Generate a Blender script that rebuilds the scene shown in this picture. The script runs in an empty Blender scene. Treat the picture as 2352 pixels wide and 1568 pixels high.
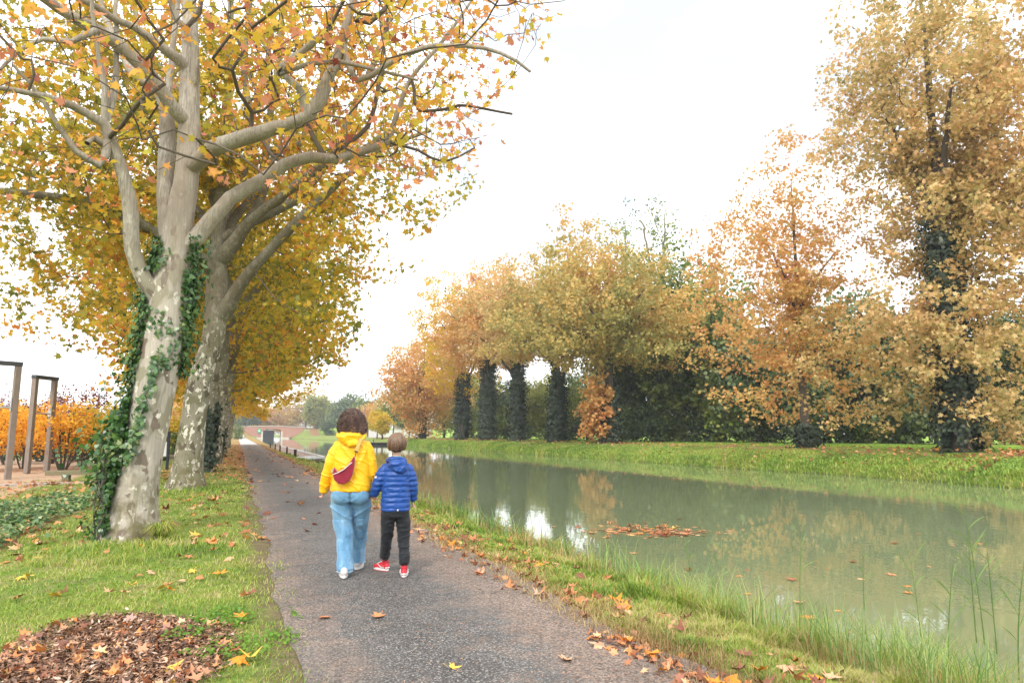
import bpy, bmesh, math, random
import numpy as np
from mathutils import Vector, Matrix
from math import radians as R, sin, cos, pi

S = bpy.context.scene
COL = S.collection
# ---------------------------------------------------------------- camera, sky, sun, exposure
F_PX = 1568.0                                    # focal length in units of a 2352 px wide picture
PITCH = math.atan(212 / F_PX)
YAW = math.atan(631 * cos(PITCH) / F_PX)
CAM_H = 1.45
cam = bpy.data.cameras.new('camera'); camo = bpy.data.objects.new('camera', cam); COL.objects.link(camo)
camo.location = (0, 0, CAM_H); camo.rotation_euler = (pi / 2 + PITCH, 0, -YAW)
cam.sensor_width = 36; cam.lens = 36 * F_PX / 2352; cam.clip_start = .05; cam.clip_end = 6000
S.camera = camo
SUN_EL, SUN_AZ = R(42), R(215)                   # azimuth clockwise from +Y: behind the camera, to the left
W = bpy.data.worlds.new('World'); S.world = W; W.use_nodes = True
wn, wl = W.node_tree.nodes, W.node_tree.links
bg = wn['Background']; bg.inputs['Strength'].default_value = .12
sky = wn.new('ShaderNodeTexSky'); sky.sky_type = 'NISHITA'; sky.sun_disc = False
sky.sun_elevation = SUN_EL; sky.sun_rotation = SUN_AZ; sky.air_density = 1.2; sky.dust_density = 2.5
tc = wn.new('ShaderNodeTexCoord'); mp = wn.new('ShaderNodeMapping'); mp.inputs['Scale'].default_value = (1, 1, 2.2)
mp.inputs['Location'].default_value = (.45, .2, .1)
nz = wn.new('ShaderNodeTexNoise'); nz.inputs['Scale'].default_value = 1.7; nz.inputs['Detail'].default_value = 5; nz.inputs['Roughness'].default_value = .5
rp = wn.new('ShaderNodeValToRGB'); rp.color_ramp.elements[0].position = .34; rp.color_ramp.elements[1].position = .46
rp.color_ramp.elements[0].color = (.36, .36, .36, 1); rp.color_ramp.elements[1].color = (1, 1, 1, 1)
mx = wn.new('ShaderNodeMix'); mx.data_type = 'RGBA'
mx.inputs[7].default_value = (11.4, 11.7, 12.1, 1)
wl.new(tc.outputs['Generated'], mp.inputs['Vector']); wl.new(mp.outputs[0], nz.inputs['Vector'])
wl.new(nz.outputs['Fac'], rp.inputs['Fac']); wl.new(rp.outputs['Color'], mx.inputs[0])
wl.new(sky.outputs[0], mx.inputs[6]); wl.new(mx.outputs[2], bg.inputs['Color'])
sl = bpy.data.lights.new('sun', 'SUN'); sl.energy = 1.5; sl.angle = R(10); sl.color = (1, .95, .87)
so = bpy.data.objects.new('sun', sl); COL.objects.link(so)
so.rotation_euler = Vector((-sin(SUN_AZ) * cos(SUN_EL), -cos(SUN_AZ) * cos(SUN_EL), -sin(SUN_EL))).to_track_quat('-Z', 'Y').to_euler()
S.view_settings.view_transform = 'Standard'; S.view_settings.look = 'None'
S.view_settings.exposure = 0.72; S.view_settings.gamma = 1; S.view_settings.use_curve_mapping = False
cy = S.cycles
cy.max_bounces = 6; cy.diffuse_bounces = 3; cy.glossy_bounces = 2; cy.transmission_bounces = 3; cy.transparent_max_bounces = 4
cy.caustics_reflective = False; cy.caustics_refractive = False; cy.use_denoising = True; cy.denoiser = 'OPENIMAGEDENOISE'; cy.denoising_input_passes = 'RGB_ALBEDO_NORMAL'; cy.denoising_prefilter = 'ACCURATE'; cy.volume_bounces = 0
S.render.film_transparent = False

# ---------------------------------------------------------------- helpers
cp_, sp_, cyw, syw = cos(PITCH), sin(PITCH), cos(YAW), sin(YAW)
FW = np.array([syw * cp_, cyw * cp_, sp_]); RT = np.array([cyw, -syw, 0.]); UP = np.cross(RT, FW)
def ray(x, y):
    return FW + RT * ((x - 1176) / F_PX) + UP * ((784 - y) / F_PX)
def ground(x, y, z=0.):
    """point of the horizontal plane z seen at photograph position x, y (2352 wide)"""
    d = ray(x, y); t = (z - CAM_H) / d[2]
    return np.array([d[0] * t, d[1] * t, z])
def at(x, y, dep):
    """point seen at x, y, dep metres in front of the camera (horizontal forward distance)"""
    d = ray(x, y); t = dep / (d[0] * syw + d[1] * cyw)
    return np.array([d[0] * t, d[1] * t, CAM_H + d[2] * t])
def fwd(X, Y): return X * syw + Y * cyw

def tag(o, label=None, cat=None, group=None, kind=None):
    if label: o['label'] = label
    if cat: o['category'] = cat
    if group: o['group'] = group
    if kind: o['kind'] = kind
    return o
def thing(name, loc, label, cat, group=None, rz=0):
    o = bpy.data.objects.new(name, None); COL.objects.link(o); o.location = loc; o.rotation_euler = (0, 0, rz)
    o.empty_display_size = .2
    return tag(o, label, cat, group)
def link(name, me, mat, parent=None, smooth=False, world=True):
    """link mesh as ONE object; vertices are world positions unless world=False (then local to parent)"""
    o = bpy.data.objects.new(name, me); COL.objects.link(o)
    if mat is not None:
        for m in (mat if isinstance(mat, (list, tuple)) else [mat]): me.materials.append(m)
    if parent is not None:
        if world:
            l = parent.location; me.transform(Matrix.Translation((-l[0], -l[1], -l[2])))
        o.parent = parent
    if smooth: me.polygons.foreach_set('use_smooth', np.ones(len(me.polygons), bool))
    return o
def np_mesh(name, V, faces_idx, totals):
    me = bpy.data.meshes.new(name)
    V = np.asarray(V, np.float32).reshape(-1, 3); L = np.asarray(faces_idx, np.int32).ravel(); T = np.asarray(totals, np.int32).ravel()
    me.vertices.add(len(V)); me.vertices.foreach_set('co', V.ravel())
    me.loops.add(len(L)); me.loops.foreach_set('vertex_index', L)
    me.polygons.add(len(T)); st = np.zeros(len(T), np.int32); st[1:] = np.cumsum(T)[:-1]
    me.polygons.foreach_set('loop_start', st); me.polygons.foreach_set('loop_total', T)
    me.update(calc_edges=True)
    return me
def unit(a): return a / np.maximum(np.linalg.norm(a, axis=-1, keepdims=True), 1e-9)
def inst_mesh(name, C, N, size, tv, faces, rng, roll=None, asp=None):
    """many flat templates (leaves, chips) merged in one mesh; random roll about the normal N"""
    n = len(C); N = unit(N)
    if roll is None: roll = unit(rng.normal(size=(n, 3)))
    T = unit(np.cross(N, roll)); B = np.cross(N, T)
    s = np.broadcast_to(np.asarray(size, float), (n,))[:, None, None]
    tv = np.asarray(tv, float); k = len(tv)
    x, y, z = tv[:, 0], tv[:, 1], tv[:, 2]
    if asp is None: asp = 1.
    curl = rng.normal(0, .75, (n, 1)) if k > 6 else np.zeros((n, 1))
    zz = z[None, :] + curl * (x[None, :] ** 2 + .6 * y[None, :] ** 2)
    if k > 6: x = x[None, :, None] * rng.uniform(.75, 1.15, (n, k, 1)); y = y[None, :, None] * rng.uniform(.8, 1.15, (n, k, 1))
    else: x = x[None, :, None]; y = y[None, :, None]
    V = C[:, None, :] + s * (x * T[:, None, :] * asp + y * B[:, None, :] + zz[:, :, None] * N[:, None, :])
    fl = np.concatenate([np.array(f) for f in faces]); ft = [len(f) for f in faces]
    L = (fl[None, :] + (np.arange(n) * k)[:, None]).ravel(); Tt = np.tile(ft, n)
    return np_mesh(name, V.reshape(-1, 3), L, Tt)
_star = [(0, -.40), (.14, -.27), (.42, -.34), (.27, -.07), (.53, .17), (.2, .17), (0, .6), (-.2, .17), (-.53, .17), (-.27, -.07), (-.42, -.34), (-.14, -.27)]
STAR = [(x, y, 0) for x, y in _star]; STARF = [list(range(12))]
HEX = [(0, -.45, 0), (.42, -.2, 0), (.36, .2, .03), (0, .5, 0), (-.36, .2, .03), (-.42, -.2, 0)]; HEXF = [list(range(6))]
QUAD = [(0, -.5, 0), (.42, 0, 0), (0, .5, 0), (-.42, 0, 0)]; QUADF = [[0, 1, 2, 3]]
IVYL = [(0, -.42, 0), (.22, -.5, 0), (.45, -.15, .04), (.25, .12, 0), (0, .55, .03), (-.25, .12, 0), (-.45, -.15, .04), (-.22, -.5, 0)]; IVYF = [list(range(8))]

def vnoise(P, scale=1., seed=0):
    """vectorised value noise, -1..1"""
    P = np.asarray(P, float) * scale; I = np.floor(P).astype(np.int64); f = P - I; f = f * f * (3 - 2 * f)
    out = 0
    for dx in (0, 1):
        for dy in (0, 1):
            for dz in (0, 1):
                h = (I[..., 0] + dx) * 374761393 + (I[..., 1] + dy) * 668265263 + (I[..., 2] + dz) * 2147483647 + seed * 974711
                h = (h ^ (h >> 13)) * 1274126177; h = (h ^ (h >> 16)) & 0xffff
                w = (f[..., 0] if dx else 1 - f[..., 0]) * (f[..., 1] if dy else 1 - f[..., 1]) * (f[..., 2] if dz else 1 - f[..., 2])
                out = out + w * (h / 32767.5 - 1)
    return out
def fbm(P, scale=1., seed=0, oct=3):
    return sum(vnoise(P, scale * 2 ** i, seed + i) * .5 ** i for i in range(oct)) / 1.6

# ---- a small mesh builder for hard things (local coordinates)
class MB:
    def __init__(s): s.bm = bmesh.new()
    def box(s, c, d, rz=0, bev=0, rx=0, ry=0):
        r = bmesh.ops.create_cube(s.bm, size=1)
        M = Matrix.Translation(c) @ Matrix.Rotation(rz, 4, 'Z') @ Matrix.Rotation(ry, 4, 'Y') @ Matrix.Rotation(rx, 4, 'X') @ Matrix.Diagonal((d[0], d[1], d[2], 1))
        bmesh.ops.transform(s.bm, matrix=M, verts=r['verts'])
        if bev:
            es = list({e for v in r['verts'] for e in v.link_edges})
            bmesh.ops.bevel(s.bm, geom=es, offset=bev, segments=2, affect='EDGES', profile=.6)
        return s
    def cyl(s, a, b, r0, r1=None, n=12):
        a = Vector(a); b = Vector(b); d = b - a
        r = bmesh.ops.create_cone(s.bm, cap_ends=True, segments=n, radius1=r0, radius2=r0 if r1 is None else r1, depth=d.length)
        bmesh.ops.transform(s.bm, matrix=Matrix.Translation((a + b) / 2) @ d.to_track_quat('Z', 'Y').to_matrix().to_4x4(), verts=r['verts'])
        return s
    def prism(s, pts, ax, lo, hi):
        """closed outline pts (2D) extruded along axis ax from lo to hi"""
        def mk(p, t):
            return {'x': (t, p[0], p[1]), 'y': (p[0], t, p[1]), 'z': (p[0], p[1], t)}[ax]
        A = [s.bm.verts.new(mk(p, lo)) for p in pts]; B = [s.bm.verts.new(mk(p, hi)) for p in pts]
        n = len(pts); s.bm.faces.new(A); s.bm.faces.new(B[::-1])
        for i in range(n): s.bm.faces.new((A[i], B[i], B[(i + 1) % n], A[(i + 1) % n]))
        return s
    def ell(s, c, r, n=16, rot=None):
        q = bmesh.ops.create_uvsphere(s.bm, u_segments=n, v_segments=max(6, n * 2 // 3), radius=1)
        M = Matrix.Translation(c) @ (rot or Matrix.Identity(4)) @ Matrix.Diagonal((r[0], r[1], r[2], 1))
        bmesh.ops.transform(s.bm, matrix=M, verts=q['verts']); return s
    def loft(s, rings, n=20, axis=None):
        """rings: (x, y, z, rx, ry[, power]) horizontal super-ellipses, closed at both ends"""
        prev = None; first = None
        for rg in rings:
            x, y, z, rx, ry = rg[:5]; pw = rg[5] if len(rg) > 5 else 2.
            vs = []
            for i in range(n):
                a = 2 * pi * i / n; c_, s_ = cos(a), sin(a)
                vs.append(s.bm.verts.new((x + rx * math.copysign(abs(c_) ** (2 / pw), c_), y + ry * math.copysign(abs(s_) ** (2 / pw), s_), z)))
            if prev:
                for i in range(n): s.bm.faces.new((prev[i], prev[(i + 1) % n], vs[(i + 1) % n], vs[i]))
            else: first = vs
            prev = vs
        s.bm.faces.new(prev); s.bm.faces.new(first[::-1]); return s
    def tube(s, pts, rad, n=12, flat=1.):
        """swept tube with round ends along pts with radii rad"""
        pts = [Vector(p) for p in pts]; rad = list(rad) if hasattr(rad, '__len__') else [rad] * len(pts)
        t0 = (pts[1] - pts[0]).normalized(); t1 = (pts[-1] - pts[-2]).normalized()
        pts = [pts[0] - t0 * rad[0] * .5] + pts + [pts[-1] + t1 * rad[-1] * .5]; rad = [rad[0] * .55] + rad + [rad[-1] * .55]
        up = Vector((0, 0, 1)) if abs(t0.z) < .9 else Vector((0, 1, 0)); u = t0.cross(up).normalized(); prev = None; first = None
        for i, p in enumerate(pts):
            t = ((pts[min(i + 1, len(pts) - 1)] - pts[max(i - 1, 0)])).normalized(); u = (u - t * u.dot(t)).normalized(); v = t.cross(u)
            vs = [s.bm.verts.new(p + u * cos(2 * pi * k / n) * rad[i] + v * sin(2 * pi * k / n) * rad[i] * flat) for k in range(n)]
            if prev:
                for k in range(n): s.bm.faces.new((prev[k], prev[(k + 1) % n], vs[(k + 1) % n], vs[k]))
            else: first = vs
            prev = vs
        s.bm.faces.new(prev); s.bm.faces.new(first[::-1]); return s
    def mesh(s, name):
        bmesh.ops.recalc_face_normals(s.bm, faces=s.bm.faces)
        me = bpy.data.meshes.new(name); s.bm.to_mesh(me); s.bm.free(); return me
    def build(s, name, mat, parent=None, smooth=False):
        return link(name, s.mesh(name), mat, parent, smooth, world=False)
def remesh(me, vox, smooth=4, disp=None):
    """fuse overlapping closed shells into one continuous skin"""
    t = bpy.data.objects.new('tmp', me); COL.objects.link(t)
    m = t.modifiers.new('r', 'REMESH'); m.mode = 'VOXEL'; m.voxel_size = vox
    if smooth:
        m2 = t.modifiers.new('s', 'SMOOTH'); m2.iterations = smooth; m2.factor = .5
    dg = bpy.context.evaluated_depsgraph_get(); out = bpy.data.meshes.new_from_object(t.evaluated_get(dg))
    bpy.data.objects.remove(t)
    if disp:
        n = len(out.vertices); co = np.empty(n * 3, np.float32); out.vertices.foreach_get('co', co)
        no = np.empty(n * 3, np.float32); out.vertices.foreach_get('normal', no); co = co.reshape(-1, 3); no = no.reshape(-1, 3)
        co = co + no * disp(co, no)[:, None]; out.vertices.foreach_set('co', co.astype(np.float32).ravel()); out.update()
    out.materials.clear()
    return out

# ---------------------------------------------------------------- materials
class NT:
    def __init__(s, name):
        s.m = bpy.data.materials.new(name); s.m.use_nodes = True; s.t = s.m.node_tree; s.t.nodes.clear()
        s.out = s.t.nodes.new('ShaderNodeOutputMaterial')
    def n(s, typ, **kw):
        nd = s.t.nodes.new('ShaderNode' + typ)
        for k, v in kw.items():
            if k.startswith('_'): setattr(nd, k[1:], v)
            else:
                key = int(k[1:]) if k[0] == 'i' and k[1:].isdigit() else k.replace('__', ' ')
                if isinstance(v, bpy.types.NodeSocket): s.t.links.new(v, nd.inputs[key])
                else: nd.inputs[key].default_value = v
        return nd
    def pos(s): return s.n('NewGeometry').outputs['Position']
    def obj(s): return s.n('TexCoord').outputs['Object']
    def map(s, v, scale=(1, 1, 1), loc=(0, 0, 0)): return s.n('Mapping', Vector=v, Scale=scale, Location=loc).outputs[0]
    def noise(s, v, scale, detail=3, rough=.55, dist=0): return s.n('TexNoise', Vector=v, Scale=scale, Detail=detail, Roughness=rough, Distortion=dist).outputs['Fac']
    def vor(s, v, scale, feat='F1', out='Distance'):
        return s.n('TexVoronoi', _feature=feat, Vector=v, Scale=scale).outputs[out]
    def ramp(s, f, stops, mode='LINEAR'):
        r = s.n('ValToRGB', Fac=f); cr = r.color_ramp; cr.interpolation = mode
        while len(cr.elements) < len(stops): cr.elements.new(.5)
        for e, (p, c) in zip(cr.elements, stops):
            e.position = p; e.color = (c, c, c, 1) if isinstance(c, (int, float)) else (*c, 1)
        return r.outputs['Color']
    def math(s, op, a, b=0., c=None, clamp=False):
        kw = {'i0': a, 'i1': b}
        if c is not None: kw['i2'] = c
        nd = s.n('Math', _operation=op, _use_clamp=clamp, **kw); return nd.outputs[0]
    def mix(s, f, a, b, mode='MIX'):
        def c(v): return v if isinstance(v, bpy.types.NodeSocket) else (*v, 1)
        nd = s.n('Mix', _data_type='RGBA', _blend_type=mode); fs = nd.inputs
        for i, v in ((0, f), (6, c(a)), (7, c(b))):
            if isinstance(v, bpy.types.NodeSocket): s.t.links.new(v, fs[i])
            else: fs[i].default_value = v
        return nd.outputs[2]
    def sep(s, v):
        o = s.n('SeparateXYZ', Vector=v).outputs; return o[0], o[1], o[2]
    def smooth(s, v, lo, hi):
        return s.n('MapRange', _interpolation_type='SMOOTHSTEP', Value=v, i1=lo, i2=hi).outputs[0]
    def bump(s, h, strength, dist=.02): return s.n('Bump', Height=h, Strength=strength, Distance=dist).outputs[0]
    def fin(s, col, rough=.8, bump=None, metal=0, spec=.3, sheen=0, **kw):
        b = s.n('BsdfPrincipled')
        def st(k, v):
            if isinstance(v, bpy.types.NodeSocket): s.t.links.new(v, b.inputs[k])
            else: b.inputs[k].default_value = v if not isinstance(v, tuple) or len(v) == 4 else (*v, 1)
        st('Base Color', col); st('Roughness', rough); st('Metallic', metal); st('Specular IOR Level', spec)
        if sheen: st('Sheen Weight', sheen)
        for k, v in kw.items(): st(k.replace('__', ' '), v)
        if bump is not None: s.t.links.new(bump, b.inputs['Normal'])
        s.t.links.new(b.outputs[0], s.out.inputs[0]); return s.m
def plain(name, c, rough=.7, nscale=8, var=.15, bump=.0, metal=0, spec=.3, **kw):
    t = NT(name); v = t.obj(); f = t.noise(v, nscale, 5, .6)
    col = t.mix(f, tuple(x * (1 - var) for x in c), tuple(min(1, x * (1 + var)) for x in c))
    return t.fin(col, rough, t.bump(t.noise(v, nscale * 6, 4), bump, .01) if bump else None, metal, spec, **kw)
def leafm(name, stops, patch=.35, wr=.6, wn=.7, trans=.45, gloss=.022, rough=.5):
    """foliage: a colour of its own for every leaf, drifting in patches over the crown; light passes through"""
    t = NT(name); g = t.n('NewGeometry'); r = g.outputs['Random Per Island']
    nzv = t.noise(g.outputs['Position'], patch, 2)
    f = t.math('ADD', t.math('MULTIPLY', r, wr), t.math('MULTIPLY', t.math('SUBTRACT', nzv, .5), wn * 2))
    f = t.math('ADD', f, .5 - wr / 2)
    c = t.ramp(f, stops)
    d = t.n('BsdfDiffuse', Color=c); tr = t.n('BsdfTranslucent', Color=c)
    m = t.n('MixShader', i0=trans); t.t.links.new(d.outputs[0], m.inputs[1]); t.t.links.new(tr.outputs[0], m.inputs[2])
    gl = t.n('BsdfGlossy', Color=(.9, .9, .9, 1), Roughness=rough)
    m2 = t.n('MixShader', i0=gloss); t.t.links.new(m.outputs[0], m2.inputs[1]); t.t.links.new(gl.outputs[0], m2.inputs[2])
    t.t.links.new(m2.outputs[0], t.out.inputs[0]); return t.m
M = {}
M['leaf_row'] = leafm('plane_leaf_olive_gold', [(0, (.17, .19, .03)), (.3, (.36, .33, .035)), (.6, (.64, .46, .035)), (.85, (.76, .42, .04)), (1, (.62, .22, .04))], .22, .8, .8, .48)
M['leaf_gold'] = leafm('plane_leaf_gold', [(0, (.30, .27, .03)), (.35, (.66, .48, .035)), (.7, (.82, .50, .04)), (1, (.7, .3, .04))], .2, .7, .7, .5)
M['leaf_hero'] = leafm('plane_leaf_orange', [(0, (.50, .46, .05)), (.3, (.76, .50, .05)), (.55, (.78, .36, .06)), (.8, (.72, .30, .16)), (.93, (.60, .20, .10)), (1, (.32, .08, .05))], .5, .9, .4)
M['leaf_tan'] = leafm('plane_leaf_tan', [(0, (.32, .28, .09)), (.35, (.60, .45, .17)), (.65, (.78, .54, .25)), (1, (.70, .38, .16))], .16, .8, .6, .4)
M['leaf_rust'] = leafm('plane_leaf_rust', [(0, (.46, .36, .11)), (.4, (.70, .44, .15)), (.75, (.76, .38, .13)), (1, (.52, .22, .09))], .2, .7, .6, .42)
M['leaf_goldtan'] = leafm('plane_leaf_gold_tan', [(0, (.26, .27, .08)), (.4, (.52, .42, .13)), (.7, (.70, .46, .14)), (1, (.6, .32, .11))], .14, .6, .9, .42)
M['leaf_orange'] = leafm('shrub_leaf_orange', [(0, (.9, .62, .06)), (.5, (.92, .48, .03)), (1, (.85, .32, .03))], .8, .8, .5, .45)
M['leaf_red'] = leafm('shrub_leaf_wine', [(0, (.14, .12, .04)), (.4, (.22, .08, .05)), (1, (.28, .05, .05))], .6)
M['leaf_yellow'] = leafm('leaf_yellow', [(0, (.45, .42, .05)), (.6, (.72, .52, .04)), (1, (.72, .36, .04))], .4)
M['leaf_dark'] = leafm('evergreen_leaf', [(0, (.025, .055, .018)), (.5, (.07, .11, .03)), (1, (.16, .19, .045))], .3, .6, .7, .25, .05)
M['leaf_green'] = leafm('green_leaf', [(0, (.07, .13, .03)), (.5, (.18, .24, .045)), (1, (.38, .38, .07))], .25, .5, .8, .3, .05)
M['leaf_blue'] = leafm('blue_green_leaf', [(0, (.06, .11, .05)), (.5, (.15, .20, .085)), (1, (.30, .33, .14))], .3, .5, .7, .25)
M['leaf_pale'] = leafm('pale_yellow_green_leaf', [(0, (.16, .2, .06)), (.5, (.34, .36, .10)), (1, (.5, .44, .12))], .3)
M['ivy'] = leafm('ivy_leaf', [(0, (.02, .065, .015)), (.5, (.05, .14, .028)), (.85, (.11, .22, .045)), (1, (.24, .27, .07))], 1.5, .9, .3, .2, .06, .35)
M['ivy_far'] = leafm('ivy_leaf_far', [(0, (.008, .022, .012)), (.6, (.025, .05, .018)), (1, (.06, .08, .025))], .8, .8, .4, .1, .05)
M['straw'] = leafm('dry_blade', [(0, (.16, .09, .04)), (.4, (.40, .26, .11)), (.8, (.58, .45, .2)), (1, (.5, .5, .14))], .9)
M['grass'] = leafm('grass_blade', [(0, (.09, .19, .02)), (.32, (.21, .34, .03)), (.6, (.35, .43, .05)), (.8, (.49, .47, .11)), (1, (.6, .47, .24))], .9, .8, .9, .35, .04)
M['grass_wet'] = leafm('waterside_grass_blade', [(0, (.09, .20, .05)), (.5, (.20, .34, .07)), (.85, (.36, .42, .09)), (1, (.50, .40, .18))], .8, .8, .5, .35, .05)
M['grass_far'] = leafm('far_bank_grass', [(0, (.13, .24, .045)), (.45, (.26, .40, .06)), (.8, (.40, .48, .09)), (1, (.48, .40, .13))], .35, .6, .8, .25)
M['litter'] = leafm('fallen_leaf', [(0, (.16, .055, .03)), (.3, (.36, .12, .05)), (.55, (.58, .27, .13)), (.75, (.68, .24, .04)), (.92, (.75, .45, .25)), (1, (.8, .5, .05))], 2., .9, .3, .12, .07, .4)
M['chips'] = leafm('wood_chip', [(0, (.06, .034, .024)), (.35, (.16, .085, .052)), (.7, (.31, .165, .095)), (.92, (.48, .29, .18)), (1, (.58, .46, .36))], 2., 1., .2, 0, .03)

def bark_mat(name, light, dark, olive, flecks=.0, moss=.5):
    t = NT(name); v = t.obj(); vs = t.map(v, (1, 1, .45))
    a = t.noise(vs, 3.2, 4, .5, .6); b = t.noise(t.map(v, (1, 1, .6), (7, 3, 1)), 5.5, 3, .45, .4)
    st = t.noise(t.map(v, (9, 9, .5)), 4, 4, .6)
    c = t.mix(t.ramp(st, [(.3, 0), (.7, 1)]), tuple(x * .82 for x in light), tuple(min(1, x * 1.1) for x in light))
    c = t.mix(t.ramp(a, [(.52, 0), (.56, .85)]), c, olive)
    c = t.mix(t.ramp(b, [(.59, 0), (.62, .9)]), c, dark)
    fl = t.noise(t.map(v, (1, 1, .7), (1, 5, 2)), 9, 3, .5, .3)
    c = t.mix(t.ramp(fl, [(.63 - flecks * .06, 0), (.66 - flecks * .06, .8)]), c, (.72, .68, .58))
    x, y, z = t.sep(v)
    up = t.smooth(z, 3.0, 5.2); sk2 = t.noise(t.map(v, (14, 14, .7), (3, 1, 0)), 3, 5, .65); big = t.noise(v, 1.3, 3)
    cu = t.mix(t.ramp(sk2, [(.36, 0), (.6, 1)]), tuple(q * .48 for q in light), tuple(min(1, q * 1.08) for q in light)); cu = t.mix(t.ramp(big, [(.42, .75), (.62, 0)]), cu, tuple(q * k_ for q, k_ in zip(light, (.52, .46, .40))))
    c = t.mix(t.math('MULTIPLY', up, .85), c, cu)
    low = t.math('MULTIPLY', t.math('SUBTRACT', 1., t.smooth(z, .1, 1.6)), t.ramp(t.noise(v, 4, 4, .6), [(.4, 0), (.6, 1)]))
    c = t.mix(t.math('MULTIPLY', low, moss), c, (.13, .11, .05))
    h = t.math('ADD', t.math('MULTIPLY', a, .6), t.math('ADD', t.math('MULTIPLY', st, .3), t.math('MULTIPLY', t.noise(v, 30, 3), .15)))
    return t.fin(c, .85, t.bump(h, .7, .04), spec=.2)
M['bark'] = bark_mat('plane_bark_pale', (.46, .41, .34), (.17, .13, .10), (.27, .245, .165), .3, .85)
M['bark2'] = bark_mat('plane_bark_mottled', (.25, .23, .165), (.10, .08, .055), (.155, .15, .08), 1.0, .9)
M['twig'] = plain('twig_bark', (.12, .095, .07), .9, 6, .3)
M['barkd'] = plain('dark_bark', (.085, .07, .055), .9, 6, .35, .5)
M['barkg'] = plain('grey_bark', (.22, .19, .15), .9, 6, .35, .5)
# ---------------------------------------------------------------- terrain, water, path
WZ = -.5
def near_e(Y): return 4.75 + .12 * np.sin(np.asarray(Y) * .8) + np.clip((np.asarray(Y) - 90) / 210, 0, 1) * 2.4
def far_e(Y): return 26.4 + .25 * np.sin(np.asarray(Y) * .31) + .12 * np.sin(np.asarray(Y) * 1.3) - np.clip((np.asarray(Y) - 100) / 200, 0, 1) * 2.0
def zterr(X, Y):
    X = np.asarray(X, float); Y = np.asarray(Y, float); X, Y = np.broadcast_arrays(X, Y)
    ne = near_e(Y); fe = far_e(Y); u = np.zeros_like(X)
    z = np.interp(X, [-200, -60, -9, -6.5, -4.6, -2.7, -1.6, .4, 2.6], [-.6, -.5, -.38, -.36, -.3, -.08, -.01, 0, 0])
    # near bank
    a = X - ne; zn = np.interp(a, [-2.2, -1.5, -.7, -.2, .2, 1.2], [0, -.05, -.22, -.38, -.62, -1.3])
    b = X - fe; zf = np.interp(b, [-2.5, -.3, .02, .25, 1.9, 2.9, 6, 400], [-1.6, -1.0, -.55, -.1, .42, .6, .65, .65])
    z = np.where(a > -2.2, zn, z); z = np.where((a > 1.2) & (b < -2.5), -1.5, z); z = np.where(b > -2.5, zf, z)
    P = np.stack([X, Y, np.zeros_like(X)], -1)
    land = np.clip(np.abs(X - 1.5) - 1.3, 0, 1)
    z = z + land * (.03 * vnoise(P, .7, 3) + .015 * vnoise(P, 2.5, 4)) + np.where(b > 0, .05 * vnoise(P, 1.1, 9), 0)
    # road embankment that carries the bridge
    r = 4.1 * np.clip(1 - (np.abs(Y - 317) - 6) / 16., 0, 1); side = np.where(X < 9, np.clip((8.5 - X) / 6, 0, 1), np.clip((X - 20.5) / 6, 0, 1))
    r = r * side * np.clip(1 - (np.abs(X) - 90) / 200, 0, 1)
    return np.where(r > .05, np.maximum(z, 0) * (1 - side) + np.maximum(z, r) * side, z)
def gz(x, y): return float(zterr(x, y))

gx = np.concatenate([[-2500, -900, -400, -200, -120, -80, -60, -45, -35, -28], np.arange(-22, -6, 1.), np.arange(-6, 6.8, .2), np.arange(7, 24.5, 1.5), np.arange(24.6, 32, .25), np.arange(32.5, 60, 2.5), [65, 75, 90, 120, 160, 220, 350, 700, 1500, 3000]])
gy = np.concatenate([[-300, -100, -40, -20, -10], np.arange(-5, 30, .25), np.arange(30, 60, .6), np.arange(60, 130, 2.), np.arange(130, 290, 6), np.arange(290, 350, 2.), np.arange(355, 500, 15), [550, 650, 800, 1100, 1600, 2500, 4000]])
XX, YY = np.meshgrid(gx, gy)
V = np.stack([XX, YY, zterr(XX, YY)], -1).reshape(-1, 3); nx, ny = len(gx), len(gy)
i0 = (np.arange(ny - 1)[:, None] * nx + np.arange(nx - 1)[None, :]).ravel()
Fq = np.stack([i0, i0 + 1, i0 + nx + 1, i0 + nx], 1)

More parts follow.
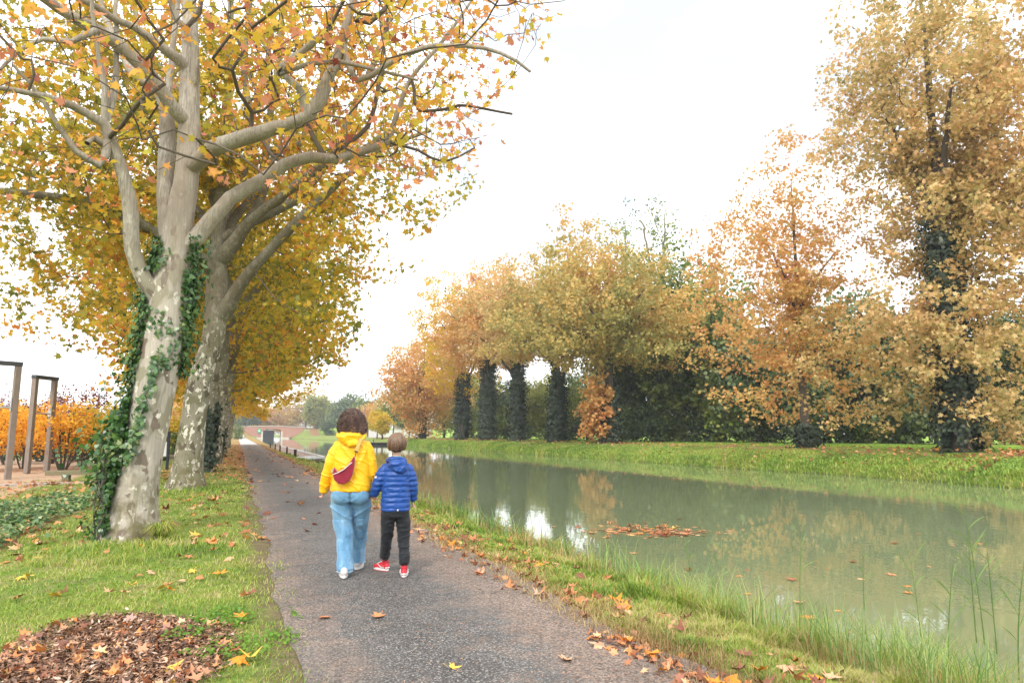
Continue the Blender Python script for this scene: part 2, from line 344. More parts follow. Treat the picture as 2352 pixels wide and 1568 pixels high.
CHIPC = np.array([-.7, 5.2, 0.]); CHIPS = (.66, 1.25)
def ground_mat():
    t = NT('ground'); p = t.pos(); x, y, z = t.sep(p)
    n1 = t.noise(p, .55, 4, .6); n2 = t.noise(p, 4.5, 4, .65); n3 = t.noise(p, 26, 4, .7); n4 = t.noise(p, 110, 3, .7)
    g = t.ramp(n1, [(.3, (.12, .21, .025)), (.5, (.20, .30, .035)), (.7, (.31, .34, .06))])
    g = t.mix(t.ramp(n2, [(.42, 0), (.66, .75)]), g, (.38, .31, .14))
    g = t.mix(t.ramp(n3, [(.4, .5), (.65, 0)]), g, (.05, .075, .02))
    # soil and leaf litter
    lit = t.ramp(t.vor(p, 14, 'F1', 'Color'), [(.1, (.16, .065, .03)), (.45, (.36, .16, .07)), (.7, (.5, .2, .06)), (.95, (.6, .36, .2))])
    soil = t.mix(n3, (.12, .08, .055), (.3, .2, .14)); soil = t.mix(t.ramp(n4, [(.4, .6), (.6, 0)]), soil, (.06, .045, .03))
    edge = t.math('ABSOLUTE', t.math('SUBTRACT', x, 1.5))
    ragged = t.math('ADD', edge, t.math('MULTIPLY', t.math('SUBTRACT', n2, .5), .9))
    c = t.mix(t.math('MULTIPLY', t.math('SUBTRACT', 1., t.smooth(ragged, 1.1, 1.45)), .85), g, soil)
    # leaf litter under the row and along the verge further on
    band = t.math('MULTIPLY', t.smooth(y, 22, 36), t.math('SUBTRACT', 1., t.smooth(edge, 3.0, 5.0)))
    f = t.math('MULTIPLY', band, t.ramp(t.noise(p, 1.3, 4, .6), [(.38, 0), (.55, .9)]))
    c = t.mix(f, c, lit)
    # gravel yard to the left
    yard = t.math('MULTIPLY', t.math('SUBTRACT', 1., t.smooth(t.math('ADD', x, t.math('MULTIPLY', n1, .8)), -6.0, -5.5)), t.math('MULTIPLY', t.smooth(y, 18.5, 19.5), t.math('SUBTRACT', 1., t.smooth(y, 58, 62))))
    yard = t.math('MULTIPLY', yard, t.smooth(x, -30, -28))
    grav = t.mix(n3, (.42, .28, .18), (.60, .42, .29)); grav = t.mix(t.ramp(t.noise(p, 2.2, 4, .7), [(.52, 0), (.66, .6)]), grav, lit)
    c = t.mix(yard, c, grav)
    # under the ivy
    iv = t.math('MULTIPLY', t.math('SUBTRACT', 1., t.smooth(x, -3.2, -2.6)), t.math('MULTIPLY', t.smooth(y, 9.6, 10.4), t.math('SUBTRACT', 1., t.smooth(y, 19.5, 20.3))))
    c = t.mix(t.math('MULTIPLY', iv, .8), c, t.mix(n2, (.10, .07, .035), (.24, .16, .09)))
    # far bank: worn leaf-strewn track under the trees
    tr = t.math('MULTIPLY', t.smooth(x, 28.2, 29.0), t.math('SUBTRACT', 1., t.smooth(x, 31.5, 33.0)))
    tr = t.math('MULTIPLY', tr, t.ramp(t.noise(p, .8, 4, .6), [(.3, .2), (.5, .95)]))
    c = t.mix(tr, c, t.mix(n3, (.18, .09, .05), (.42, .2, .11)))
    fl = t.math('MULTIPLY', t.math('MULTIPLY', t.smooth(x, 32, 34), t.ramp(n2, [(.35, .4), (.6, 1)])), .75)
    c = t.mix(fl, c, t.mix(n1, (.24, .42, .04), (.36, .52, .06)))
    # wood-chip patch near the camera
    dx = t.math('DIVIDE', t.math('SUBTRACT', x, float(CHIPC[0])), CHIPS[0]); dy = t.math('DIVIDE', t.math('SUBTRACT', y, float(CHIPC[1])), CHIPS[1])
    rr = t.math('ADD', t.math('SQRT', t.math('ADD', t.math('MULTIPLY', dx, dx), t.math('MULTIPLY', dy, dy))), t.math('MULTIPLY', t.math('SUBTRACT', n2, .5), .7))
    c = t.mix(t.math('SUBTRACT', 1., t.smooth(rr, .75, 1.0)), c, t.mix(n3, (.05, .025, .018), (.13, .06, .04)))
    # mud at and under the water line
    c = t.mix(t.math('SUBTRACT', 1., t.smooth(z, -.56, -.36)), c, (.055, .06, .03))
    h = t.math('ADD', n2, t.math('MULTIPLY', n3, .6))
    return t.fin(c, .95, t.bump(h, .8, .06), spec=.15)
me = np_mesh('ground', V, Fq.ravel(), np.full(len(Fq), 4)); tag(link('ground', me, ground_mat(), smooth=True), kind='structure')

# path: its own sheet just above the ground, edges crumbled by litter
py = np.concatenate([np.arange(-6, 30, .12), np.arange(30, 80, .5), np.arange(80, 300, 3)])
k = 15; rows = []
for Yv in py:
    e0 = .43 + .06 * float(vnoise((0, Yv, 0), 1.3, 5)) + .03 * float(vnoise((0, Yv, 0), 6, 6)); e1 = 2.72 + .11 * float(vnoise((9, Yv, 0), .9, 7)) + .05 * float(vnoise((9, Yv, 0), 5, 8))
    xs = np.linspace(e0, e1, k); rows.append(np.stack([xs, np.full(k, Yv), np.maximum(zterr(xs, np.full(k, Yv)), 0) + .006 + .02 * (1 - ((np.arange(k) - 7) / 7.) ** 2)], -1))
V = np.concatenate(rows); i0 = (np.arange(len(py) - 1)[:, None] * k + np.arange(k - 1)[None, :]).ravel(); Fq = np.stack([i0, i0 + 1, i0 + k + 1, i0 + k], 1)
def path_mat():
    t = NT('path_asphalt'); p = t.pos(); x, y, z = t.sep(p)
    vc = t.vor(p, 82, 'F1', 'Color'); vd = t.vor(p, 82); n3 = t.noise(p, 45, 3, .7); n2 = t.noise(p, 3.2, 5, .65); n1 = t.noise(p, .6, 3, .5)
    st = t.ramp(vc, [(.12, (.045, .042, .04)), (.4, (.13, .122, .115)), (.68, (.25, .235, .215)), (.9, (.5, .47, .43))])
    st = t.mix(t.ramp(vd, [(.35, 0), (.6, .8)]), st, (.035, .03, .028))
    st = t.mix(t.ramp(n1, [(.35, 0), (.7, .35)]), st, (.2, .19, .18))
    # brown needles and crumbled leaves, thicker to the edges
    ed = t.math('ABSOLUTE', t.math('SUBTRACT', x, 1.5))
    k_ = t.math('ADD', t.math('MULTIPLY', t.smooth(ed, .3, 1.15), .30), t.math('MULTIPLY', n2, .9))
    far = t.math('MULTIPLY', t.smooth(y, 12, 40), .12)
    rightb = t.math('ADD', t.math('MULTIPLY', t.smooth(x, 1.2, 2.2), .12), t.math('MULTIPLY', t.smooth(x, 1.7, 2.45), .26))
    k_ = t.math('ADD', t.math('ADD', k_, rightb), far)
    deb = t.mix(t.ramp(t.vor(p, 80, 'F1', 'Color'), [(.2, 0), (.8, 1)]), (.09, .062, .045), (.48, .34, .255))
    fine = t.ramp(t.noise(t.map(p, (1, 1, 1)), 130, 2, .6, 1.5), [(.46, 0), (.56, 1)])
    c = t.mix(t.math('MULTIPLY', t.ramp(k_, [(.5, 0), (.8, 1)]), t.math('ADD', .35, t.math('MULTIPLY', fine, .55))), st, deb)
    damp = t.ramp(t.noise(p, 1.1, 4, .6, .5), [(.46, .2), (.58, 0)]); c = t.mix(damp, c, (.07, .06, .052))
    cr = t.n('TexVoronoi', _feature='DISTANCE_TO_EDGE', Vector=t.n('VectorMath', _operation='ADD', i0=p, i1=t.n('TexNoise', Vector=p, Scale=2.2, Detail=5.).outputs['Color']).outputs[0], Scale=.42).outputs['Distance']
    c = t.mix(t.math('MULTIPLY', t.ramp(cr, [(.0, .8), (.006, 0)]), t.ramp(n1, [(.45, 0), (.55, 1)])), c, (.04, .035, .03))
    c = t.mix(t.math('MULTIPLY', t.smooth(y, 92, 104), .8), c, (.50, .47, .43))
    return t.fin(c, .8, t.bump(t.math('ADD', vd, t.math('MULTIPLY', n3, .5)), .6, .012), spec=.35)
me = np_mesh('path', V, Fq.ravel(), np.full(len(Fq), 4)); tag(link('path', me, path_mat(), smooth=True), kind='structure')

def water_mat():
    t = NT('canal_water'); p = t.pos()
    a = t.noise(t.map(p, (1, .55, 1)), 2.6, 3, .55, .4); b = t.noise(t.map(p, (1, .6, 1)), 9, 2, .5)
    calm = t.ramp(t.noise(p, .12, 2), [(.35, .25), (.65, 1)])
    h = t.math('MULTIPLY', t.math('ADD', a, t.math('MULTIPLY', b, .22)), calm)
    c = t.mix(t.noise(p, .15, 3), (.165, .20, .10), (.21, .245, .13))
    return t.fin(c, .015, t.bump(h, .035, .1), spec=.6, IOR=1.45)
ys = np.concatenate([[-60, -20], np.arange(0, 300, 10), [306, 330, 360, 420, 700, 1500]]); k = 2; Vw = []
for Yv in ys: Vw += [(2.8, Yv, WZ), (28.4, Yv, WZ)]
i0 = np.arange(len(ys) - 1) * 2; Fq = np.stack([i0, i0 + 1, i0 + 3, i0 + 2], 1)
tag(link('water', np_mesh('water', Vw, Fq.ravel(), np.full(len(Fq), 4)), water_mat()), kind='structure')

# ---------------------------------------------------------------- bridge over the canal
def brick_mat():
    t = NT('pink_brick'); v = t.obj()
    b = t.n('TexBrick', Vector=t.map(v, (1, 1, 1)), Scale=3.2, Color1=(.36, .13, .09, 1), Color2=(.46, .20, .14, 1), Mortar=(.42, .30, .24, 1))
    rot = t.n('Mapping', Vector=v, Rotation=(pi / 2, 0, 0)); t.t.links.new(rot.outputs[0], b.inputs['Vector'])
    c = t.mix(t.ramp(t.noise(v, .5, 4), [(.4, 0), (.7, .5)]), b.outputs['Color'], (.44, .27, .22))
    return t.fin(c, .9)
M['brick'] = brick_mat(); M['stone'] = plain('pale_stone', (.56, .51, .43), .85, 1.5, .2, .3); M['slate'] = plain('grey_slate', (.2, .2, .22), .8, 2, .2)
BY = 308.
br = thing('bridge', (13.6, BY, WZ), 'low pink brick arched bridge with pale stone coping across the canal', 'bridge')
def arch(cx, w, spring, rise, n=14):
    return [(cx + w * cos(pi - pi * i / n) , spring + rise * sin(pi * i / n)) for i in range(n + 1)]
m = MB(); a = arch(0, 3.6, 3.2, 1.0)
out = [(-3.6, -1)] + a + [(3.6, -1), (4.4, -1), (12, 2.2), (14, 4.6), (4, 5.05), (0, 5.2), (-4, 5.05), (-18, 4.6), (-12.5, 2.2), (-4.4, -1)]
m.prism(out, 'y', 0, 7.5); m.build('wall', M['brick'], br)
for s in (-1, 1):
    m = MB()
    for j in range(6): m.box((s * (3.9 + (.12 if j % 2 else 0)), -.02, j * .55 - .05), (.62 + (.24 if j % 2 else 0), .3, .56))
    m.box((s * 5.2, .1, .0), (3.4, 1.2, 1.0)); m.build('quoin', M['stone'], br)
m = MB()
for x0, z0, x1, z1 in ((-18, 4.6, -4, 5.05), (-4, 5.05, 0, 5.2), (0, 5.2, 4, 5.05), (4, 5.05, 14, 4.6)):
    m.prism([(x0, z0), (x1, z1), (x1, z1 + .25), (x0, z0 + .25)], 'y', -.25, .5)
m.build('coping', M['stone'], br)
m = MB(); m.prism([(12.5, -.6), (22, -.6), (22, .1), (15, 3.6), (13.2, 3.9)], 'y', -1.5, -.4); m.build('wing_wall', M['stone'], br)
g = thing('lock_gate', (13.6, BY + 12, WZ), 'dark grey lock gate seen through the arch of the brick bridge', 'lock gate')
m = MB(); m.box((-1.1, 0, 1.6), (5., .25, 3.6), bev=.05)
for i in range(5): m.box((-3.2 + i * 1.05, -.16, 1.6), (.16, .12, 3.5))
m.build('gate_leaf', plain('dark_gate_wood', (.014, .017, .02), .7), g)
m = MB(); m.box((-1.1, 0, 3.6), (5.6, .6, .12)); m.build('walkway', M['stone'], g)
sg = thing('canal_sign', (8.5, BY - .4, 2.7), 'small green signal board on the left pier of the brick bridge', 'sign')
m = MB(); m.box((0, 0, 0), (1.3, .08, 1.7), bev=.03); m.build('board', plain('sign_green', (.02, .38, .2), .5), sg)
m = MB(); m.prism([(0, -.5), (.42, 0), (0, .5), (-.42, 0)], 'y', -.075, -.045); m.build('diamond', plain('sign_white', (.75, .78, .76), .5), sg)
m = MB(); m.cyl((0, .08, -2.2), (0, .08, .8), .06); m.build('post', M['slate'], sg)

# ---------------------------------------------------------------- jetty, mooring posts, boat, mast
M['oldwood'] = plain('weathered_wood', (.24, .19, .15), .85, 5, .35, .5); M['blackwood'] = plain('dark_timber', (.05, .04, .035), .85, 8, .3, .4)
j = thing('jetty', (4.4, 50, WZ), 'long wooden jetty with white painted edge beams beside the towpath bank', 'jetty')
m = MB(); m.prism([(0., -1.), (1.25, .9), (1.0, 46), (-.6, 46), (-.9, 3)], 'z', .02, .22); m.build('deck', plain('pink_gravel_deck', (.38, .27, .22), .9, 2, .3), j)
m = MB(); wb = [((-.1, -1.15), (1.42, .85)), ((1.42, .85), (1.15, 46)), ((-.6, -.2), (.9, 1.9))]
for (a0, b0), (a1, b1) in wb:
    d = Vector((a1 - a0, b1 - b0, 0)); m.box(((a0 + a1) / 2, (b0 + b1) / 2, .3), (d.length, .16, .16), rz=math.atan2(d.y, d.x), bev=.02)
m.build('edge_beam', plain('worn_white_paint', (.72, .72, .7), .6, 6, .12), j)
for q in (2, 12, 22, 32, 42): MB().box((1.2 - q * .005, q, -.1), (.22, .22, .6)).build('pile', M['blackwood'], j)
MB().box((1.15, .3, -.12), (.5, .6, .35)).build('float', M['blackwood'], j)
for i, (px_, py_, wd, h) in enumerate([(678, 1043, .22, .5), (659, 1039, .14, .5), (643, 1033.6, .14, .5), (632, 1030, .13, .5), (620.6, 1026.5, .13, .5)]):
    g = ground(px_, py_, -.02); g[2] = gz(g[0], g[1])
    lab = ['thick dark mooring post at the near end of the jetty, closest of the five', 'dark mooring post second from the near end of the jetty', 'middle one of five dark mooring posts beside the jetty', 'fourth dark mooring post from the near end, beside the jetty', 'farthest small mooring post of the five towards the bridge'][i]
    m = MB(); m.cyl((0, 0, -.3), (0, 0, h), wd / 2, wd / 2 * .92, 10); m.cyl((0, 0, h), (0, 0, h + .05), wd / 2 * 1.12, wd / 2 * .9, 10)
    o = m.build('mooring_post', M['blackwood']); o.location = g; tag(o, lab, 'mooring post', 'mooring posts along the jetty')
bo = thing('flat_boat', (*at(862, 1016, 120)[:2], WZ), 'flat black work boat moored at the far bank behind the child', 'boat', rz=.35)
m = MB(); m.prism([(-2.1, .1), (-1.9, -.15), (1.9, -.15), (2.2, .35), (1.95, .42), (-2.2, .42)], 'y', -.8, .8); m.build('hull', plain('black_boat_paint', (.02, .022, .028), .5), bo)
m = MB()
for s in (-1, 1): m.box((-.1, s * .76, .46), (4.2, .12, .07))
m.box((-.8, 0, .4), (.3, 1.4, .05)); m.build('gunwale', plain('grey_rail', (.2, .21, .22), .6), bo)
m = MB(); m.cyl((.2, .9, -1), (.2, .9, 1.0), .07); m.build('mooring_pole', M['blackwood'], bo)
p_ = at(836.5, 998, 150); g = thing('mast', (p_[0], p_[1], gz(p_[0], p_[1])), 'tall thin grey mast standing on the far grass behind the woman', 'mast')
m = MB(); m.cyl((0, 0, 0), (0, 0, 8.6), .1, .06, 8); m.build('pole', M['slate'], g); m = MB(); m.cyl((0, 0, 0), (0, 0, .3), .2, .2, 8); m.build('base', M['stone'], g)
p_ = at(224, 950, 90); g = thing('utility_pole', (p_[0], p_[1], -.5), 'thin utility pole rising above the wine red shrubs', 'utility pole')
m = MB(); m.cyl((0, 0, 0), (0, 0, 7.2), .13, .1, 8); m.build('pole', M['slate'], g); m = MB(); m.box((0, 0, 6.9), (.6, .08, .08)); m.build('crossarm', M['slate'], g)

# ---------------------------------------------------------------- exercise yard on the left
M['greywood'] = plain('silvered_timber', (.25, .205, .17), .85, 3, .3, .4); M['capdark'] = plain('dark_cap_beam', (.07, .075, .08), .6)
M['zinc'] = plain('zinc_plate', (.55, .57, .58), .4, 6, .1, metal=.6)
def frame(px_, py_, lab, width, rz, H=3.75, z=-.38):
    g = ground(px_, py_, z); t = thing('pull_up_frame', g, lab, 'pull-up frame', 'timber pull-up frames', rz)
    for s in (0, -1):
        m = MB(); m.box((s * width, 0, H / 2), (.21, .21, H), bev=.012); p = m.build('post', M['greywood'], t)
        m = MB(); m.box((s * width + (-.14 if s == 0 else .14), 0, H * .66), (.02, .15, .55)); m.build('bracket_plate', M['zinc'], p)
    m = MB(); m.box((-width / 2, 0, H + .08), (width + .25, .25, .17), bev=.012); m.build('top_beam', M['capdark'], t)
    m = MB(); m.cyl((-.08, 0, H * .63), (-width + .08, 0, H * .63), .035); m.build('pull_up_bar', M['zinc'], t)
    for a_ in (-.12, -width + .12): MB().cyl((a_, 0, H * .63 + .3), (a_ + (-.25 if a_ == -.12 else .25), 0, H * .63), .014, n=6).build('brace', M['zinc'], t)
frame(17, 1101, 'taller timber pull-up frame cut by the left edge of the photo', 1.05, .55, 4.6)
frame(107, 1083, 'narrow-looking timber pull-up frame behind the low bench', 1.3, 1.15, 4.45)
def bench(a, b, zt, lab, z=-.38, col='oldwood'):
    A = ground(*a, z); B = ground(*b, z); c = (A + B) / 2; d = B - A; L = float(np.hypot(d[0], d[1]))
    t = thing('low_bench', c, lab, 'bench', 'low timber benches in the yard', math.atan2(d[1], d[0]))
    m = MB(); m.box((0, 0, zt), (L, .42, .16), bev=.015); m.build('seat', M[col], t)
    for s in (-.3, .3): m = MB(); m.box((s * L, 0, (zt - .08) / 2), (.22, .3, zt - .08)); m.build('leg', M[col], t)
M['paleb'] = plain('olive_bench_wood', (.22, .19, .11), .8, 4, .2, .3)
bench((105, 1111), (330, 1107), .40, 'low olive timber bench in front of the pull-up frames', col='paleb')
bench((352, 1062), (402, 1061), .42, 'brown low bench seen behind the ivy-covered trunk, under the blank board')
p0 = ground(380, 1092, -.36); g = thing('notice_board', p0, 'blank white board on a tall dark post between the two nearest trunks', 'sign', rz=-.1)
m = MB(); m.box((.04, 0, .95), (.11, .11, 1.95), bev=.01); m.build('post', plain('anthracite_post', (.025, .03, .035), .5), g)
m = MB(); m.box((-.42, -.01, 1.15), (.8, .03, .62), bev=.008); m.build('panel', plain('white_panel', (.8, .81, .82), .45, 2, .03), g)
a = ground(503, 1078, -.03); o = MB().cyl((0, 0, 0), (-.55, .3, .75), .022, n=6).build('leaning_rod', M['blackwood']); o.location = a; tag(o, 'thin black rod leaning from the grass to the ivy-clad third trunk', 'rod')
# raised kerb of the yard
m = MB(); A = ground(-60, 1122, -.38); B = ground(230, 1112, -.38); d = B - A
o = m.box(((A + B) / 2)[:2].tolist() + [-.33], (float(np.hypot(*d[:2])), .3, .14), rz=math.atan2(d[1], d[0]), bev=.02).build('yard_kerb', plain('pale_concrete', (.42, .37, .33), .9, 3, .15, .3)); tag(o, 'low pale concrete kerb along the near side of the gravel yard', 'kerb')

# houses and walls glimpsed behind the far trees
hp = at(948, 1000, 175); g = thing('house', (hp[0], hp[1], .6), 'beige house half hidden behind the orange tree on the far bank', 'house', rz=-.3)
m = MB(); m.box((0, 0, 2.6), (9, 7, 5.2)); m.build('wall', plain('beige_render', (.5, .44, .36), .9, 2, .1), g)
m = MB(); m.prism([(-4.9, 5.15), (4.9, 5.15), (0, 7.4)], 'y', -3.9, 3.9); rf = m.build('roof', plain('clay_tiles', (.36, .2, .14), .9, 3, .2), g)
m = MB(); m.box((2, 0, 7.2), (.7, .7, 1.6)); m.build('chimney', M['brick'], rf)
for sx in (-2.5, 2.2):
    m = MB(); m.box((sx, -3.52, 3.2), (1.1, .08, 1.4)); w_ = m.build('window', plain('dark_pane', (.06, .07, .08), .2), g)
    m = MB(); m.box((sx, -3.56, 2.45), (1.3, .2, .1)); m.build('sill', M['stone'], w_)
wp = at(908, 1002, 168); g = thing('garden_wall', (wp[0], wp[1], .6), 'pale garden wall behind the young trees on the far bank', 'wall', rz=-.35)
m = MB(); m.box((0, 0, .9), (13, .3, 1.9)); m.build('panel', plain('pale_wall', (.55, .55, .54), .9, 2, .08), g)
m = MB(); m.box((0, 0, 1.9), (13.1, .42, .12)); m.build('coping', M['stone'], g)
# ---------------------------------------------------------------- trees
class Skel:
    def __init__(s, cap=30000):
        s.P = np.zeros((cap, 3)); s.par = [-1] * cap; s.R = [0.] * cap; s.pl = np.zeros(cap); s.n = 0; s.tips = []; s.kids = []
    def add(s, p, par, r=0.):
        i = s.n; s.P[i] = p; s.par[i] = par; s.R[i] = r; s.n += 1
        s.pl[i] = 0 if par < 0 else s.pl[par] + np.linalg.norm(s.P[i] - s.P[par]); return i
    def chain(s, pts, rad, par=-1, step=.28, rng=None, wob=.0):
        """smooth limb through pts"""
        pts = np.asarray(pts, float)
        if par >= 0: pts = np.vstack([s.P[par], pts]); rad = [rad[0]] + list(rad)
        n = len(pts); ids = []; ext = np.vstack([2 * pts[0] - pts[1], pts, 2 * pts[-1] - pts[-2]])
        for i in range(n - 1):
            p0, p1, p2, p3 = ext[i:i + 4]; k = max(1, int(np.linalg.norm(p2 - p1) / step))
            for j in range(0 if (i == 0 and par < 0) else 1, k + 1):
                if j == 0 and i > 0: continue
                t = j / k; q = .5 * (2 * p1 + (p2 - p0) * t + (2 * p0 - 5 * p1 + 4 * p2 - p3) * t * t + (3 * p1 - p0 - 3 * p2 + p3) * t ** 3)
                if rng is not None and wob and j < k: q = q + rng.normal(0, wob, 3)
                par = s.add(q, par, rad[i] * (1 - t) + rad[i + 1] * t); ids.append(par)
        return ids
    def grow(s, tips, rng, step=.45, bend=.12, wpl=.12, amin=0, rmin_attach=0.):
        P0 = s.P[:max(1, s.n)].mean(0)
        att = np.zeros(len(s.P), bool); att[:s.n] = np.arange(s.n) >= amin
        order = np.argsort([np.linalg.norm(t - s.P[amin]) for t in tips])
        for q in order:
            t = tips[q]; D = np.linalg.norm(s.P[:s.n] - t, axis=1); cst = D + wpl * s.pl[:s.n] + np.where(att[:s.n], 0, 1e6)
            i = int(np.argmin(cst)); d = D[i]; k = max(2, int(d / step)); a = s.P[i].copy()
            off = rng.normal(size=3); ax = (t - a) / max(d, 1e-6); off -= ax * off.dot(ax); off += np.array([0, 0, -.4 if ax[2] > 0 else .6]); off -= ax * off.dot(ax)
            par = i
            for j in range(1, k + 1):
                u = j / k; p = a + (t - a) * u + off * sin(pi * u) * bend * d * .6 + rng.normal(0, .03, 3) * (u < 1)
                par = s.add(p, par); att[par] = True
            s.tips.append(par)
    def finish(s, rt=.007, ex=2.2):
        n = s.n; A = [0.] * n; ch = [[] for _ in range(n)]
        for i in range(n):
            if s.par[i] >= 0: ch[s.par[i]].append(i)
        for i in range(n - 1, -1, -1):
            if not ch[i]: A[i] = rt ** ex
            s_r = A[i] ** (1 / ex)
            s.R[i] = max(s.R[i], s_r)
            if s.par[i] >= 0: A[s.par[i]] += A[i]
        s.ch = ch
    def mesh(s, name, rmin=.006, lump=.05, flare=None, seed=0):
        Vs, Fs, Mi = [], [], []; off = 0; ch = s.ch; stack = [(0, -1)]
        while stack:
            st, pa = stack.pop(); ids = [st]; c = st
            while ch[c]:
                m = max(ch[c], key=lambda q: s.R[q]); 
                for q in ch[c]:
                    if q != m: stack.append((q, c))
                ids.append(m); c = m
            rr = [s.R[i] for i in ids]; pts = [s.P[i] for i in ids]
            if pa >= 0:
                if rr[0] < rmin: continue
                rr = [min(s.R[pa] * .7, rr[0] * 1.15)] + [rr[0] * 1.06] + rr[1:]; pts = [s.P[pa]] + pts
            cut = next((q for q, r in enumerate(rr) if r < rmin), len(rr)); rr = rr[:cut + 1]; pts = pts[:cut + 1]
            if len(pts) < 2: continue
            pts = np.array(pts); rr = np.array(rr); n = len(pts)
            k = 28 if rr.max() > .3 else 14 if rr.max() > .1 else 8 if rr.max() > .04 else 5 if rr.max() > .018 else 3
            T = np.gradient(pts, axis=0); T = unit(T); u = np.cross(T[0], [0.3, 1, .1]); u /= np.linalg.norm(u); ang = np.arange(k) * 2 * pi / k
            V = np.zeros((n, k, 3))
            for q in range(n):
                u = u - T[q] * u.dot(T[q]); u /= np.linalg.norm(u); v = np.cross(T[q], u)
                V[q] = pts[q] + rr[q] * (np.cos(ang)[:, None] * u + np.sin(ang)[:, None] * v)
            if k >= 14 and lump:
                nrm = V - pts[:, None, :]; q_ = vnoise(V * np.array([1, 1, .5]), 2.2, seed) * lump * 1.3 + vnoise(V, 6., seed + 1) * lump * .5
                V = V + nrm * q_[..., None]
                if flare and pa < 0:
                    h = np.clip(1 - (V[..., 2] - pts[0, 2]) / flare, 0, 1) ** 2; a_ = np.arctan2(nrm[..., 1], nrm[..., 0])
                    V = V + nrm * (h * (.32 + .16 * np.sin(a_ * 5 + seed)))[..., None] * np.array([1, 1, .1])
            Vs.append(V.reshape(-1, 3)); b = off + (np.arange(n - 1)[:, None] * k + np.arange(k)[None, :]); b2 = off + (np.arange(n - 1)[:, None] * k + (np.arange(k)[None, :] + 1) % k)
            Fs.append(np.stack([b, b2, b2 + k, b + k], -1).reshape(-1, 4)); off += n * k; Mi.append(np.full(len(Fs[-1]), int(rr.max() < .045)))
        V = np.concatenate(Vs); Fq = np.concatenate(Fs); me = np_mesh(name, V, Fq.ravel(), np.full(len(Fq), 4)); me.polygons.foreach_set('material_index', np.concatenate(Mi).astype(np.int32)); return me

def envelope(rng, n, c, r, shell=.5, lump=.18, seed=0, zmin=None, keep=None):
    """points spread through an uneven crown volume"""
    out = []; dirs = unit(np.random.default_rng(seed).normal(size=(9, 3))); ph = np.random.default_rng(seed + 1).uniform(0, 6, 9)
    while len(out) < n:
        d = unit(rng.normal(size=3)); f = (1 + lump * sum(math.sin((4.5 if i < 5 else 9) * d.dot(dirs[i]) + ph[i]) for i in range(9)) / 2.6) * (1 + abs(rng.normal(0, .07)))
        p = np.array(c) + d * np.array(r) * f * rng.uniform() ** (shell)
        if zmin is not None and p[2] < zmin: continue
        if keep is not None and not keep(p): continue
        out.append(p)
    return out
def leaves_at(sk, rng, per, sig, flat=.75, back=.9):
    tp = np.array(sk.tips); A = sk.P[tp]; B = sk.P[[sk.par[i] for i in tp]]
    n = rng.poisson(per, len(tp)); idx = np.repeat(np.arange(len(tp)), n); u = rng.uniform(0, back, len(idx))[:, None]
    C = A[idx] * (1 - u) + B[idx] * u + rng.normal(size=(len(idx), 3)) * sig * np.array([1, 1, flat])
    N = rng.normal(size=(len(idx), 3)) + np.array([0, 0, .7]); return C, N
def put_leaves(name, C, N, size, mat, parent, rng, kind='star'):
    tv, f = {'star': (STAR, STARF), 'hex': (HEX, HEXF), 'quad': (QUAD, QUADF), 'ivy': (IVYL, IVYF)}[kind]
    s = size * rng.uniform(.6, 1.2, len(C)); return link(name, inst_mesh(name, C, N, s, tv, f, rng), mat, parent)
def ivy_on(sk, ids, rng, dens, size, cover, parent, thick=.06, kind='ivy', mat=None, rs=1.):
    """leaves over the surface of the limb nodes ids; cover(u, ang, p) -> keep"""
    C = []; N = []
    for a, b in zip(ids[:-1], ids[1:]):
        p, q = sk.P[a], sk.P[b]; L = np.linalg.norm(q - p); r = sk.R[a] * (rs if rs < 1.3 else 1); n = rng.poisson(dens * L * 2 * pi * r * (rs if rs >= 1.3 else 1))
        t = (q - p) / L; u = unit(np.cross(t, [0, 1, .01])); v = np.cross(t, u)
        for _ in range(n):
            w = rng.uniform(); an = rng.uniform(0, 2 * pi); c = p + (q - p) * w; d = cos(an) * u + sin(an) * v; th = cover(c, d)
            if th <= 0 or rng.uniform() > th: continue
            C.append(c + d * ((r if rs < 1.3 else r * .12 + .6 * sk.R[ids[0]]) * (rs if rs >= 1.3 else 1) * (1 + (.42 * float(fbm(c * .7 + d * 1.9, .9, 3)) if rs >= 1.3 else 0)) + .02 + rng.exponential(thick) * th)); N.append(d + rng.normal(0, .35, 3) + np.array([0, 0, .25]))
    return put_leaves('ivy', np.array(C), np.array(N), size, mat or M['ivy'], parent, rng, kind)

